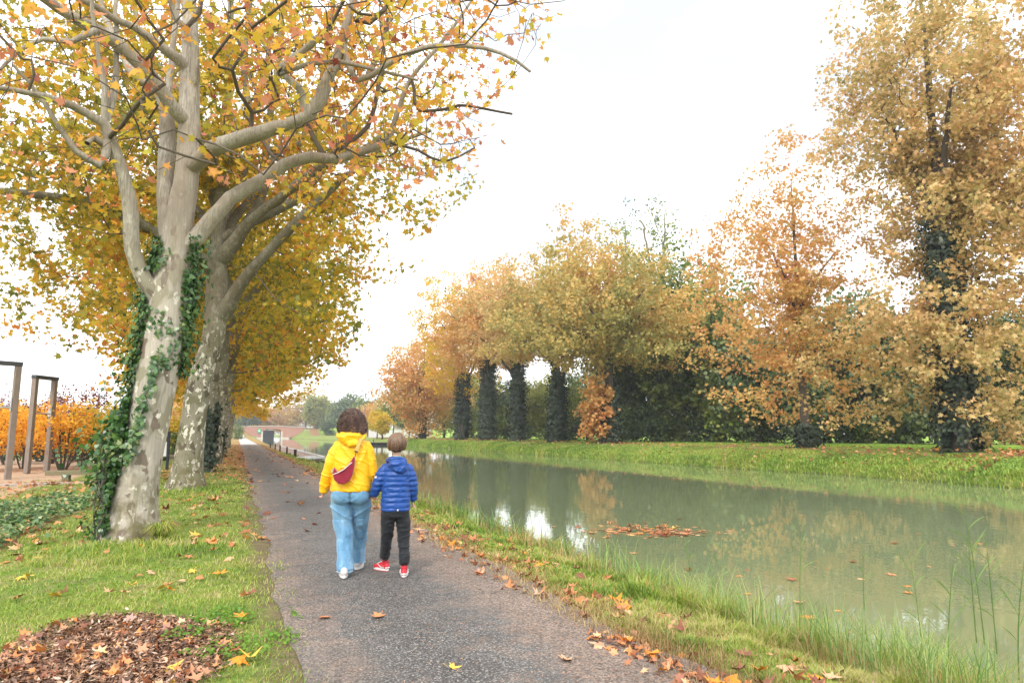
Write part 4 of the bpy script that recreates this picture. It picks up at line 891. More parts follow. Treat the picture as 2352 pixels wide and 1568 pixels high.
# trees beyond the bridge
bt = [(700, 345, 24, 14, 'leaf_goldtan', 'broad golden-brown tree beyond the right end of the bridge', 5), (728, 300, 13.5, 5, 'leaf_pale', 'pale green tree at the right end of the bridge', 2), (662, 350, 16, 9, 'leaf_rust', 'peach-coloured tree beyond the arch', 2), (610, 350, 18, 8, 'leaf_gold', 'golden tree beyond the left end of the bridge', 2),
      (562, 330, 15, 6.5, 'leaf_dark', 'dark pine left of the bridge at the end of the path', 6), (800, 290, 17, 8, 'leaf_blue', 'hazy blue-green tree behind the woman', 1), (775, 330, 13, 8, 'leaf_blue', 'low hazy tree left of the woman', 1), (840, 280, 14, 7, 'leaf_green', 'hazy green tree right of the woman, far away', 1), (750, 360, 12, 9, 'leaf_pale', 'pale distant tree left of the woman', 1), (580, 390, 20, 11, 'leaf_goldtan', 'distant golden tree closing the end of the path', 2), (540, 360, 17, 10, 'leaf_goldtan', 'distant golden tree behind the towpath trunks', 1),
      (500, 320, 16, 9, 'leaf_green', 'distant green tree behind the towpath trunks', 1)]
for i, (x, dep, H, r, lf, lab, zm) in enumerate(bt):
    loc = PX(x, dep); plane('distant_tree', loc, lab, 'distant trees around the bridge', 160 + i, H * .95, (loc[0], loc[1], loc[2] + H * .57), (r, r * .8, H * .44), 330, 16, .9, .95, M[lf], M['barkd'], H * .3, .5, (.2, 0), 'quad', loc[2] + zm, .06, .02, ivy=0)
bush('shrub', PX(753, 290), (3, 3, 3.4), 1200, .6, 'leaf_dark', 'dark conical bush on the grass right of the bridge', 'bush', 240, zc=3)
bush('shrub', PX(545, 190), (2., 2., 2.2), 1200, .4, 'leaf_green', 'round green bush beside the far end of the path', 'bush', 241, zc=1.6)

# yard planting
sh = [(60, 37, 'leaf_orange', 'bright orange shrub between the two pull-up frames'), (150, 35, 'leaf_orange', 'bright orange shrub right of the narrow pull-up frame'), (-40, 34, 'leaf_orange', 'orange shrub at the left edge of the photo'), (20, 42, 'leaf_red', 'wine red shrub behind the tall pull-up frame'), (195, 39, 'leaf_red', 'wine red shrub against the ivy of the nearest trunk'), (120, 43, 'leaf_red', 'wine red shrub behind the orange ones'), (245, 36, 'leaf_yellow', 'yellowish orange shrub just left of the nearest trunk')]
for i, (x, dep, lf, lab) in enumerate(sh):
    p = at(x, 1000, dep); loc = (p[0], p[1], -.4); rr_ = 1.75 if lf != 'leaf_red' else 1.8
    bush('deciduous_shrub', loc, (rr_, rr_, 1.25 if lf != 'leaf_red' else 1.7), 3800, .13, lf, lab, 'shrub', 250 + i, 'autumn shrubs round the exercise yard', stems=9, zc=2.15 if lf != 'leaf_red' else 2.4)
for i, (x, dep, w, lf, lab) in enumerate([(130, 47, 5, 'leaf_dark', 'dark hedge behind the orange shrubs, right part'), (230, 50, 4, 'leaf_dark', 'dark hedge piece just left of the nearest trunk'), (388, 46, 2.6, 'leaf_green', 'dark green bush behind the notice board post'), (400, 52, 2.5, 'leaf_yellow', 'yellow bush between the nearest two trunks')]):
    p = at(x, 1000, dep); bush('hedge', (p[0], p[1], -.4), (w, 1.3, 1.1 if i != 3 else 1.9), 2600, .2, lf, lab, 'hedge', 270 + i, zc=.8 if i != 3 else 1.8)
for i, (x, dep, H, lf) in enumerate([(30, 150, 9, 'leaf_pale'), (190, 170, 9, 'leaf_goldtan'), (400, 120, 9, 'leaf_rust'), (-120, 140, 9, 'leaf_green'), (100, 190, 8, 'leaf_green')]):
    loc = PX(x, dep); plane('distant_tree', loc, ['pale far tree behind the tall pull-up frame', 'far tan tree behind the wine red shrub', 'far rusty tree between the nearest two trunks', 'far green tree beyond the left edge', 'far low green tree behind the orange shrubs'][i], 'distant trees behind the yard', 190 + i, H * .9, (loc[0], loc[1], loc[2] + H * .5), (5.5, 5, H * .42), 160, 14, .7, .7, M[lf], M['barkd'], H * .3, .25, (.1, 0), 'quad', loc[2] + .5, .05)
# ---------------------------------------------------------------- grass, reeds, leaves on the ground
def blades(name, C, h, w, rng, mat, lean=.5, label=None, drop=0.):
    n = len(C); a = rng.uniform(0, 2 * pi, n); d = np.stack([np.cos(a), np.sin(a), np.zeros(n)], -1); ln = rng.uniform(.1, 1, n) * lean * h
    s_ = np.stack([-np.sin(a), np.cos(a), np.zeros(n)], -1) * (w / 2)[:, None]; Z = np.array([0, 0, 1.])
    C = C - Z * .01; mid = C + d * (ln * .35)[:, None] + Z * (h * .58)[:, None]; tip = C + d * ln[:, None] + Z * (h * rng.uniform(.8, 1, n))[:, None]
    V = np.stack([C - s_, C + s_, mid + s_ * .8, mid - s_ * .8, tip], 1).reshape(-1, 3); b = (np.arange(n) * 5)[:, None]
    L = (b + np.array([0, 1, 2, 3, 3, 2, 4])).ravel(); o = link(name, np_mesh(name, V, L, np.tile([4, 3], n)), mat); return tag(o, label, 'grass', kind='stuff')
rng = np.random.default_rng(5)
def scatter(n, x0, x1, y0, y1, pw=1.6):
    """positions denser near the camera"""
    u = rng.uniform(size=n); e = 1 - pw; Y = ((y0 ** e) * (1 - u) + (y1 ** e) * u) ** (1 / e); X = rng.uniform(x0, x1, n); return X, Y
# lawn left of the path
X, Y = scatter(280000, -7.5, .62, 2.6, 32, 2.4)
dep = fwd(X, Y); ok = (X > -.33 * Y - 1.2) & ~((np.abs(X + .0 - (-3.4)) < 1.0) & (Y > 40))
inchip = (((X - CHIPC[0]) / CHIPS[0]) ** 2 + ((Y - CHIPC[1]) / CHIPS[1]) ** 2 + .7 * vnoise(np.stack([X, Y, X * 0], -1), 3, 2)) < .66 + .4 * rng.uniform(size=len(X)) ** 3
iv = (X < -2.9 + .3 * vnoise(np.stack([X, Y, X * 0], -1), 1, 12)) & (Y > 10.2) & (Y < 20)
P3 = np.stack([X, Y, X * 0], -1); ed = np.clip((.47 - X + .22 * vnoise(P3, 3.5, 71)) / .3, 0, 1); pat = vnoise(P3, 1.7, 21) * .5 + vnoise(P3, .5, 22) * .5
ok &= ~inchip & ~iv & (rng.uniform(size=len(X)) < .02 + .98 * ed) & (rng.uniform(size=len(X)) < .85 + .3 * pat)
X, Y, pat = X[ok], Y[ok], pat[ok]; hN = .72 * (.03 + .035 * rng.uniform(size=len(X)) + .035 * np.clip(pat, 0, 1) + np.where((np.hypot(X + 1.3, Y - 10) < 1.0) | (np.hypot(X + 1.2, Y - 19.3) < 1.3), .07, 0)) * (1 + Y * .02)
blades('lawn_grass', np.stack([X, Y, zterr(X, Y)], -1), hN, np.maximum(.0045, .0011 * fwd(X, Y)), rng, M['grass'], 1.6, 'short green and straw grass of the verge left of the path')
# verge between path and canal
X, Y = scatter(240000, 2.4, 5.0, 2.4, 60, 2.3); a = X - near_e(Y); P3 = np.stack([X, Y, X * 0], -1); pat = vnoise(P3, 1.3, 31)
ok = (rng.uniform(size=len(X)) < np.clip((X - 2.72 + .25 * vnoise(P3, 2.8, 72)) / .4, .015, 1)) & (a < .15); X, Y, a, pat = X[ok], Y[ok], a[ok], pat[ok]
hN = np.interp(a, [-2.2, -1.5, -.8, -.2, .2], [.03, .055, .10, .16, .22]) * rng.uniform(.35, 1.2, len(X)) * (1 + .35 * pat) * (.55 + 1.5 * np.clip(vnoise(np.stack([X, Y, X * 0], -1), 4.2, 35) + .1, 0, 1))
blades('verge_grass', np.stack([X, Y, zterr(X, Y)], -1), hN, np.maximum(.005, .0012 * fwd(X, Y)), rng, M['grass'], 1.25, 'green and straw-coloured grass between the path and the canal')
X, Y = scatter(42000, 2.45, 4.9, 2.4, 30, 2.2); P3 = np.stack([X, Y, X * 0], -1); w_ = np.exp(-((X - 2.8) / .28) ** 2) + .28 * (X > 4.) + .12; k = (rng.uniform(size=len(X)) < w_ * (.5 + .9 * np.clip(vnoise(P3, 1.5, 91) + .2, 0, 1))) & (X - near_e(Y) < .2); X, Y = X[k], Y[k]
blades('dry_grass', np.stack([X, Y, zterr(X, Y)], -1), rng.uniform(.03, .12, len(X)) * np.where(X > 4, 2.8, 1), np.maximum(.005, .0011 * fwd(X, Y)), rng, M['straw'], 1.5, 'dry straw-coloured blades among the green on the canal side of the path')
# sparse waterside grass and sedge standing in the shallows
n = 8000; X, Y = scatter(n, 4.0, 6.1, 2.8, 40, 1.8); P3 = np.stack([X, Y, X * 0], -1); cl = vnoise(P3, 1.6, 41) + .6 * vnoise(P3, 4., 42)
ok = (cl > .25 - np.where(X < 5., .35, 0)) & (rng.uniform(size=n) < np.interp(X - near_e(Y), [-.5, .2, .6, 1.1], [1, .8, .35, .03])); X, Y = X[ok], Y[ok]
blades('sedge', np.stack([X, Y, np.maximum(zterr(X, Y), WZ - .1)], -1), rng.uniform(.2, .62, len(X)), np.maximum(.007, .0011 * fwd(X, Y)), rng, M['grass_wet'], .8, 'tall thin green sedge standing in the shallows along the near bank')
# far bank herbs
n = 100000; Y = 6 + (130 - 6) * rng.uniform(size=n) ** 1.7; X = far_e(Y) + rng.uniform(-.05, 3.0, n)
blades('bank_grass', np.stack([X, Y, zterr(X, Y)], -1), rng.uniform(.06, .2, n) * np.interp(X - far_e(Y), [0, .3, 1.6, 2.4, 3], [1.6, 1.2, .7, .35, .3]), .035 + .0007 * Y, rng, M['grass_far'], 1.0, 'rough grass and weeds covering the far bank above the water')
n = 40000; Y = 8 + 80 * rng.uniform(size=n) ** 1.5; X = 29.5 + rng.uniform(0, 16, n)
blades('meadow_grass', np.stack([X, Y, zterr(X, Y)], -1), rng.uniform(.03, .09, n), .03 + .0007 * Y, rng, leafm('meadow_blade', [(0, (.2, .36, .04)), (1, (.36, .48, .07))], .3), .8, 'bright mown meadow grass behind the far-bank trees')

# ivy ground cover
n = 34000; X = rng.uniform(-9.5, -2.7, n); Y = 9.8 + 10.6 * rng.uniform(size=n); P3 = np.stack([X, Y, X * 0], -1); nn = vnoise(P3, 1., 12); n2 = vnoise(P3, 2.2, 13)
ok = (X < -2.95 + .45 * nn) & (n2 > -.45) & (Y > 10.2 + .8 * nn) & (X > -.34 * Y - 1.5); X, Y, n2 = X[ok], Y[ok], n2[ok]
C = np.stack([X, Y, zterr(X, Y) + .03 + rng.uniform(0, .16, len(X)) * (1 + n2)], -1); Nn = rng.normal(0, .45, C.shape) + [0, -.25, 1]
ic = leafm('ivy_carpet_leaf', [(0, (.03, .08, .02)), (.45, (.09, .19, .045)), (.8, (.22, .30, .09)), (.93, (.4, .4, .14)), (1, (.5, .3, .12))], 1.1, .9, .5, .2, .06, .4)
o = put_leaves('ivy_carpet', C, Nn, .085, ic, None, rng, 'ivy'); tag(o, 'carpet of green ivy on the slope left of the nearest trunk', 'ivy', kind='stuff')

# fallen leaves: single ones that catch the eye, the rest as litter
def curled(rng, s):
    g = []; m = bmesh.new(); c = m.verts.new((0, 0, .0)); vs = []
    cx, cyv = rng.uniform(-.8, 1.6), rng.uniform(-.6, 1.5)
    for i, (x, y) in enumerate(_star):
        j1, j2 = rng.uniform(.78, 1.15), rng.uniform(.8, 1.15); vs.append(m.verts.new((x * s * j1, y * s * j2, s * (cx * x * x + cyv * y * y * .8 + rng.uniform(-.05, .08)))))
    for i in range(12): m.faces.new((c, vs[i], vs[(i + 1) % 12]))
    b = Vector((0, -.38 * s, .01)); e = Vector((rng.uniform(-.1, .1) * s, -.85 * s, .02 + .1 * s)); r = .006 * s / .2
    A = [m.verts.new(b + Vector((q * r, 0, 0))) for q in (-1, 1)]; B = [m.verts.new(e + Vector((q * r * .6, 0, 0))) for q in (-1, 1)]; m.faces.new((A[0], A[1], B[1], B[0]))
    me = bpy.data.meshes.new('fallen_leaf'); m.to_mesh(me); m.free(); return me
def dry(name, c):
    t = NT(name); v = t.obj(); f = t.noise(v, 14, 4, .6); col = t.mix(f, tuple(q * .6 for q in c), tuple(min(1, q * 1.25) for q in c)); return t.fin(col, .6, t.bump(t.noise(v, 45, 3), .4, .004), spec=.3)
DR = [dry('leaf_terracotta', (.55, .22, .09)), dry('leaf_peach', (.68, .38, .22)), dry('leaf_brown', (.24, .09, .05)), dry('leaf_bright_orange', (.78, .28, .03)), dry('leaf_golden', (.8, .5, .08))]
rl = np.random.default_rng(77); lm = [curled(rl, 1.) for _ in range(6)]
def one(x, y, s, mi, lab, grp=None, z=None, up=0, seed=0):
    r = np.random.default_rng(int(x * 7 + y)); g = ground(x, y, 0 if z is None else z)
    if z is None:
        for _ in range(3): zz = gz(g[0], g[1]); g = ground(x, y, zz)
        if .45 < g[0] < 2.6: g[2] = .028
        else: g[2] = gz(g[0], g[1]) + .035
    me = lm[int(r.integers(6))].copy(); me.materials.clear(); me.materials.append(DR[mi]); me.transform(Matrix.Scale(s * (.8 if s > .12 else 1), 4)); o = bpy.data.objects.new('fallen_leaf', me); COL.objects.link(o)
    o.location = g; o.rotation_euler = (r.normal(0, .15) + up, r.normal(0, .15), r.uniform(0, 6.28)); tag(o, lab, 'leaf', grp)
one(746, 1424, .14, 0, 'small terracotta leaf alone on the asphalt, left of the path centre')
one(868, 1424, .16, 0, 'flat terracotta leaf on the asphalt directly in front of the walkers')
one(1040, 1543, .085, 4, 'small golden leaf at the bottom edge of the asphalt')
one(1300, 1525, .15, 1, 'pale peach leaf lying near the bottom of the path')
one(1372, 1490, .12, 1, 'pinkish leaf on the right half of the path')
one(1244, 1347, .12, 1, 'pale leaf lying on the path right of the child')
one(698, 1194, .13, 0, 'brown leaf on the path left of the woman')
one(1534, 1380, .18, 3, 'bright orange leaf standing in the grass at the path edge', up=1.1)
one(1415, 1388, .18, 3, 'bright orange leaf propped beside a brown leaf at the path edge', up=.7)
one(1437, 1396, .2, 2, 'dark brown curled leaf beside the bright orange one at the path edge', up=.5)
one(1935, 1510, .28, 0, 'large terracotta leaf standing upright in the waterside grass', up=1.2)
one(1490, 1372, .3, 0, 'big reddish brown leaf leaning in the grass', up=.9)
one(505, 1325, .2, 3, 'orange leaf on the lawn between the chip patch and the path', up=.3)
one(395, 1545, .17, 4, 'yellow leaf at the lower edge of the wood-chip patch', up=.2)
one(575, 1520, .17, 4, 'yellow leaf in the clover near the bottom of the lawn', up=.3)
one(548, 1525, .17, 3, 'orange leaf beside the yellow one in the clover', up=.5)
one(50, 1330, .22, 4, 'golden leaf on the lawn at the left edge', up=.2)
one(490, 1150, .22, 3, 'orange leaf on the lawn right of the second trunk', up=.3)
gr_ = 'dry plane leaves strewn along the right edge of the path'
CN = ['terracotta', 'pale peach', 'dark brown', 'bright orange', 'golden']
def topx(X, Y):
    d = np.array([X, Y, -CAM_H]); z = d.dot(FW); return 1176 + F_PX * d.dot(RT) / z, 784 - F_PX * d.dot(UP) / z
for i in range(200):
    Yl = 2.9 + 12 * rl.uniform() ** 1.3; Xl = max(2.6, rl.normal(3.05, .36)) + .25 * float(vnoise((0, Yl, 0), .9, 33)); x, y = topx(Xl, Yl); mi = [0, 2, 2, 2, 1, 0, 2, 0, 3][i % 9]
    one(x, y, rl.uniform(.09, .18), mi, 'dry curled %s plane leaf in the grass along the right edge of the path' % CN[mi], gr_ + ', ' + CN[mi], up=rl.uniform(-.3, .9))
gl_ = 'plane leaves scattered on the lawn'
for i in range(70):
    x = rl.uniform(0, 600); y = rl.uniform(1200, 1500)
    if x > 330 + (y - 1200) * .9 + 200: continue
    if y > 1380 and x < 480: continue
    mi = [1, 0, 1, 2, 4, 0, 3][i % 7]; one(x, y, rl.uniform(.09, .16), mi, 'fallen %s plane leaf scattered on the lawn left of the path' % CN[mi], gl_ + ', ' + CN[mi], up=rl.uniform(-.3, .6))
# litter
def litter(name, X, Y, s, lab, mat='litter', zoff=.012, nz_=.35, z=None, kind='star'):
    C = np.stack([X, Y, (zterr(X, Y) if z is None else np.full(len(X), z)) + zoff], -1); C[:, 2] += np.where((X > .4) & (X < 2.6), .02, 0)
    N = rng.normal(0, nz_, C.shape) + [0, 0, 1]; o = put_leaves(name, C, N, s, M[mat], None, rng, kind); return tag(o, lab, 'leaves', kind='stuff')
X, Y = scatter(5200, -3, 3.1, 10, 105, 1.25); e = np.abs(X - 1.5); k = (rng.uniform(size=len(X)) < np.where(e < 1, .03 + .07 * (Y > 25), np.where(Y > 25, .9, .25))) & ~((X > -2.2) & (X < -.5) & (Y < 11)); litter('leaf_litter', X[k], Y[k], .17, 'orange and brown leaf litter along both sides of the path')
X, Y = scatter(11000, 2.35, 4.0, 2.6, 30, 1.8); k = rng.uniform(size=len(X)) < (.6 * np.exp(-((X - 2.85) / .35) ** 2) + .12) * np.clip(.4 + vnoise(np.stack([X, Y, X * 0], -1), 1.6, 61), 0, 1); litter('edge_litter', X[k], Y[k], .075, 'crumbled brown leaves along the right edge of the asphalt', nz_=.5)
n = 1100; Y = 18 + 90 * rng.uniform(size=n) ** 1.7; X = far_e(Y) + rng.uniform(.4, 5.2, n) ** 1.0; litter('bank_litter', X, Y, .2, 'orange and tan fallen leaves over the far bank', zoff=.14)
n = 900; X = rng.uniform(-9, -2.6, n); Y = rng.uniform(9.5, 30, n); litter('slope_litter', X, Y, .16, 'tan leaves among the ivy and gravel on the left', zoff=.10)
# wood chips
n = 20000; a = rng.uniform(0, 2 * pi, n); r = np.sqrt(rng.uniform(size=n)) * (.98 + .28 * np.sin(a * 3 + 1) * .5 + np.abs(rng.normal(0, .09, n))); X = CHIPC[0] + np.cos(a) * r * CHIPS[0]; Y = CHIPC[1] + np.sin(a) * r * CHIPS[1]; k = Y > 2.3; X, Y = X[k], Y[k]
Ck = np.stack([X, Y, zterr(X, Y) + rng.uniform(.004, .035, len(X))], -1); o = link('wood_chips', inst_mesh('wood_chips', Ck, rng.normal(0, .4, Ck.shape) + [0, 0, 1], rng.uniform(.015, .06, len(X)), QUAD, QUADF, rng, asp=.45), M['chips']); tag(o, 'patch of reddish brown wood chips and dead leaves at the bottom left', 'wood chips', kind='stuff')
k = rng.choice(len(X), 260); litter('chip_litter', X[k], Y[k], .085, 'orange leaves lying on the wood-chip patch', zoff=.03, nz_=.6)
cl_ = ground(545, 1450); X = rng.uniform(-.6, .6, 2600) + cl_[0]; Y = rng.uniform(-.7, .7, 2600) + cl_[1]; k = (np.hypot((X - cl_[0]) / .5, (Y - cl_[1]) / .7) < 1) & (vnoise(np.stack([X, Y, X * 0], -1), 3, 8) > -.2); X, Y = X[k], Y[k]
Cc = np.stack([X, Y, zterr(X, Y) + rng.uniform(.01, .05, len(X))], -1); o = put_leaves('clover', Cc, rng.normal(0, .4, Cc.shape) + [0, 0, 1], .03, leafm('clover_leaf', [(0, (.1, .26, .03)), (1, (.26, .42, .06))], 3), None, rng, 'hex'); tag(o, 'bright green clover patch on the lawn edge beside the wood chips', 'clover', kind='stuff')
# crumbs and needles on the asphalt
n = 7000; X, Y = scatter(n, .4, 2.7, 3.2, 14, 2.2); k = rng.uniform(size=n) < .15 + .85 * np.clip(vnoise(np.stack([X, Y, X * 0], -1), 1.4, 51) + (X - 1.2) * .5, 0, 1); X, Y = X[k], Y[k]
Ck = np.stack([X, Y, np.full(len(X), .03)], -1); o = link('path_crumbs', inst_mesh('path_crumbs', Ck, rng.normal(0, .15, Ck.shape) + [0, 0, 1], rng.uniform(.01, .04, len(X)), QUAD, QUADF, rng, asp=.25), leafm('crumb', [(0, (.2, .1, .06)), (1, (.55, .34, .22))], 1, trans=0)); tag(o, 'brown needles and leaf crumbs scattered over the asphalt', 'leaf crumbs', kind='stuff')
# leaves afloat
C = []
for i in range(210):
    x = rng.normal(1480, 70) + rng.normal(0, 30); y = 1226 - abs(rng.normal(0, 9)) + rng.normal(0, 4) + (x - 1480) * .03; C.append(ground(x, y, WZ + .006))
for i in range(26): C.append(ground(rng.uniform(1300, 2350), rng.uniform(1190, 1470), WZ + .006))
for i in range(16): C.append(ground(rng.normal(1740, 160), rng.normal(1340, 30), WZ + .006))
C = np.array(C); o = put_leaves('floating_leaves', C, rng.normal(0, .05, C.shape) + [0, 0, 1], .17, M['litter'], None, rng, 'star'); tag(o, 'raft of orange leaves floating on the canal near the bank', 'leaves', kind='stuff')

# reeds that stand out one by one
reed_m = leafm('reed_green', [(0, (.12, .22, .05)), (1, (.26, .36, .1))], 1)
def reed(x, y, h, lab, nl, seed, z=WZ - .15):
    r = np.random.default_rng(seed); b = ground(x, y, WZ); b[2] = z; root = thing('reed', b, lab, 'reed', 'tall reeds on the near bank'); m = MB(); H = h - z + WZ
    c = r.uniform(-.12, .12, 2); pts = [b + np.array([c[0] * t * t, c[1] * t * t, H * t]) for t in np.linspace(0, 1, 7)]; m.tube(pts, [.006, .006, .005, .005, .004, .003, .002], 6); link('stem', m.mesh('stem'), reed_m, root)
    for i in range(nl):
        t = .4 + .55 * i / nl; p = b + np.array([c[0] * t * t, c[1] * t * t, H * t]); a = (0 if i % 2 else pi) - YAW + r.normal(0, .4); L = r.uniform(.16, .34) * h / 1.2; sl_ = r.uniform(.7, 1.5); d = np.array([cos(a), sin(a), 0]); s = np.array([-d[1], d[0], 0]) * .5 + np.array([0, 0, .6]); V = []
        for q in np.linspace(0, 1, 6):
            w = .009 * sin(pi * min(1, q * .85 + .12)); o_ = p + d * L * q * .75 + np.array([0, 0, L * (sl_ * q - .35 * q * q)]); V += [o_ - s * w, o_ + s * w]
        F = [];
        for q in range(5): F += [q * 2, q * 2 + 1, q * 2 + 3, q * 2 + 2]
        link('leaf', np_mesh('leaf', V, F, [4] * 5), reed_m, root)
reed(2262, 1480, 1.35, 'tallest green reed with long leaves near the right edge', 7, 1)
reed(2243, 1475, 1.05, 'thinner reed just left of the tallest one', 4, 2)
reed(2290, 1500, 1.0, 'leafy reed just right of the tallest one', 5, 3)
reed(1838, 1400, .95, 'slender reed in the shallows right of the floating leaves', 5, 4)
reed(1660, 1380, .7, 'short reed in front of the white sky reflection', 5, 5)
reed(1985, 1400, .7, 'brown-tipped reed left of the bright reflection', 4, 6)
reed(2120, 1500, .9, 'leafy reed standing in the bright sky reflection', 6, 7)
reed(1590, 1330, .6, 'small reed beside the raft of floating leaves', 4, 8)
reed(2180, 1560, .9, 'reed at the bottom right among the sedge', 6, 9)
reed(2340, 1560, .95, 'reed at the bottom right corner', 6, 10)
# ---------------------------------------------------------------- the two walkers
def cloth(name, c, rough=.8, var=.12, weave=0, sheen=.3, nsc=5, spec=.25, bmp=.25):
    t = NT(name); v = t.obj(); f = t.noise(v, nsc, 5, .6); col = t.mix(f, tuple(q * (1 - var) for q in c), tuple(min(1, q * (1 + var)) for q in c))
    h = t.noise(v, 60, 4)
    if weave:
        w = t.n('TexWave', Vector=v, Scale=weave, Distortion=.6).outputs['Fac']; h = t.math('ADD', h, w)
    cz = t.n('TexNoise', Vector=t.map(v, (1, 1, 1.7)), Scale=9., Detail=4., Roughness=.55, Distortion=1.4).outputs['Fac']
    b1 = t.n('Bump', Height=cz, Strength=.32, Distance=.03).outputs[0]; b2 = t.n('Bump', Height=h, Strength=bmp, Distance=.003, Normal=b1).outputs[0]
    return t.fin(col, rough, b2, spec=spec, sheen=sheen)
def denim():
    t = NT('light_denim'); v = t.obj(); x, y, z = t.sep(v); f = t.noise(t.map(v, (3, 3, 1)), 3.5, 5, .65); c = t.ramp(f, [(.3, (.10, .25, .42)), (.52, (.19, .38, .56)), (.72, (.36, .55, .70))])
    fine = t.noise(t.map(v, (1, 1, .35)), 160, 3, .7); c = t.mix(t.ramp(fine, [(.4, .35), (.6, 0)]), c, (.07, .18, .33))
    hem = t.math('MULTIPLY', t.smooth(z, .045, .06), t.math('SUBTRACT', 1., t.smooth(z, .075, .08)))
    c = t.mix(t.math('MULTIPLY', hem, .0), c, (.5, .65, .75))
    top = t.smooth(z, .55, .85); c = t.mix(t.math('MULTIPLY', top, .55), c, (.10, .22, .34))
    return t.fin(c, .85, t.bump(fine, .35, .003), spec=.2, sheen=.2)
def hairm(name, stops):
    t = NT(name); r = t.n('NewGeometry').outputs['Random Per Island']; c = t.ramp(r, stops); return t.fin(c, .42, spec=.5)
M['skin'] = plain('skin', (.62, .38, .28), .5, 20, .06, .1, Subsurface__Weight=.1)
M['yellow'] = cloth('yellow_coat_fabric', (.90, .47, .0), .42, .07, sheen=.1, spec=.45, bmp=.12)
M['denim'] = denim(); M['maroon'] = cloth('maroon_corduroy', (.27, .012, .035), .8, .25, 50, .4, 8, bmp=.6); M['tan'] = cloth('tan_webbing', (.52, .38, .10), .7, .1, 90)
M['blue'] = cloth('blue_quilted_nylon', (.002, .055, .27), .42, .12, sheen=.1, spec=.5, bmp=.2); M['black'] = cloth('black_trouser_fabric', (.012, .014, .018), .7, .3, sheen=.15, spec=.3)
M['white'] = plain('white_rubber', (.74, .72, .70), .55, 12, .06); M['red'] = plain('red_leather', (.55, .015, .03), .4, 12, .12, .2, spec=.5); M['teal'] = cloth('teal_lining', (.01, .36, .42), .7)
M['wshoe'] = cloth('off_white_canvas', (.6, .57, .54), .8); M['hook'] = plain('dark_metal', (.05, .05, .05), .3, metal=.8)

def head(m, c, s):
    x, y, z = c; e = lambda dx, dy, dz, r: m.ell((x + dx * s, y + dy * s, z + dz * s), tuple(q * s for q in r), 16)
    e(0, -.08, .12, (.33, .42, .38)); e(0, .06, -.12, (.27, .33, .34)); e(0, .14, -.34, (.17, .2, .14)); e(0, .24, -.06, (.22, .16, .28))
    e(0, .42, -.06, (.045, .09, .11)); e(0, .45, -.13, (.065, .06, .05)); e(0, .36, -.26, (.1, .05, .025)); e(0, .355, -.3, (.08, .05, .03))
    for k in (-1, 1): e(k * .13, .36, .02, (.055, .04, .04)); e(k * .13, .37, .09, (.09, .04, .025)); e(k * .34, -.02, -.04, (.035, .09, .13)); e(k * .17, .3, -.12, (.1, .09, .09))
def hand(m, w, d, up, s, curl=.6, side=1):
    """palm, four fingers of unequal length bent at two knuckles, thumb from the side of the palm"""
    w = Vector(w); d = Vector(d).normalized(); up = Vector(up); up = (up - d * up.dot(d)).normalized(); sd = d.cross(up) * side
    for q in (-.3, 0, .3): m.tube([w, w + d * .05 * s + sd * q * .05 * s, w + d * .09 * s + sd * q * .09 * s], [.022 * s, .019 * s, .015 * s], 8)
    for i, (o, l) in enumerate(((-.036, .068), (-.012, .078), (.012, .074), (.035, .058))):
        b = w + d * .088 * s + sd * o * s; k1 = b + (d * cos(curl * .6) - up * sin(curl * .6)) * l * .45 * s; k2 = k1 + (d * cos(curl * 1.5) - up * sin(curl * 1.5)) * l * .33 * s; k3 = k2 + (d * cos(curl * 2.3) - up * sin(curl * 2.3)) * l * .25 * s
        m.tube([b, k1, k2, k3], [.0088 * s, .0082 * s, .0075 * s, .0065 * s], 8)
    b = w + d * .03 * s - sd * .03 * s; k1 = b + (d * .6 - sd * .7 - up * .2).normalized() * .035 * s; k2 = k1 + (d * .9 - sd * .15 - up * .4).normalized() * .03 * s; m.tube([b, k1, k2], [.012 * s, .0095 * s, .008 * s], 8)
def part(name, me, mat, par, smooth=True, label=None):
    o = link(name, me, mat, par, smooth, world=False)
    if label: o['label'] = label
    return o
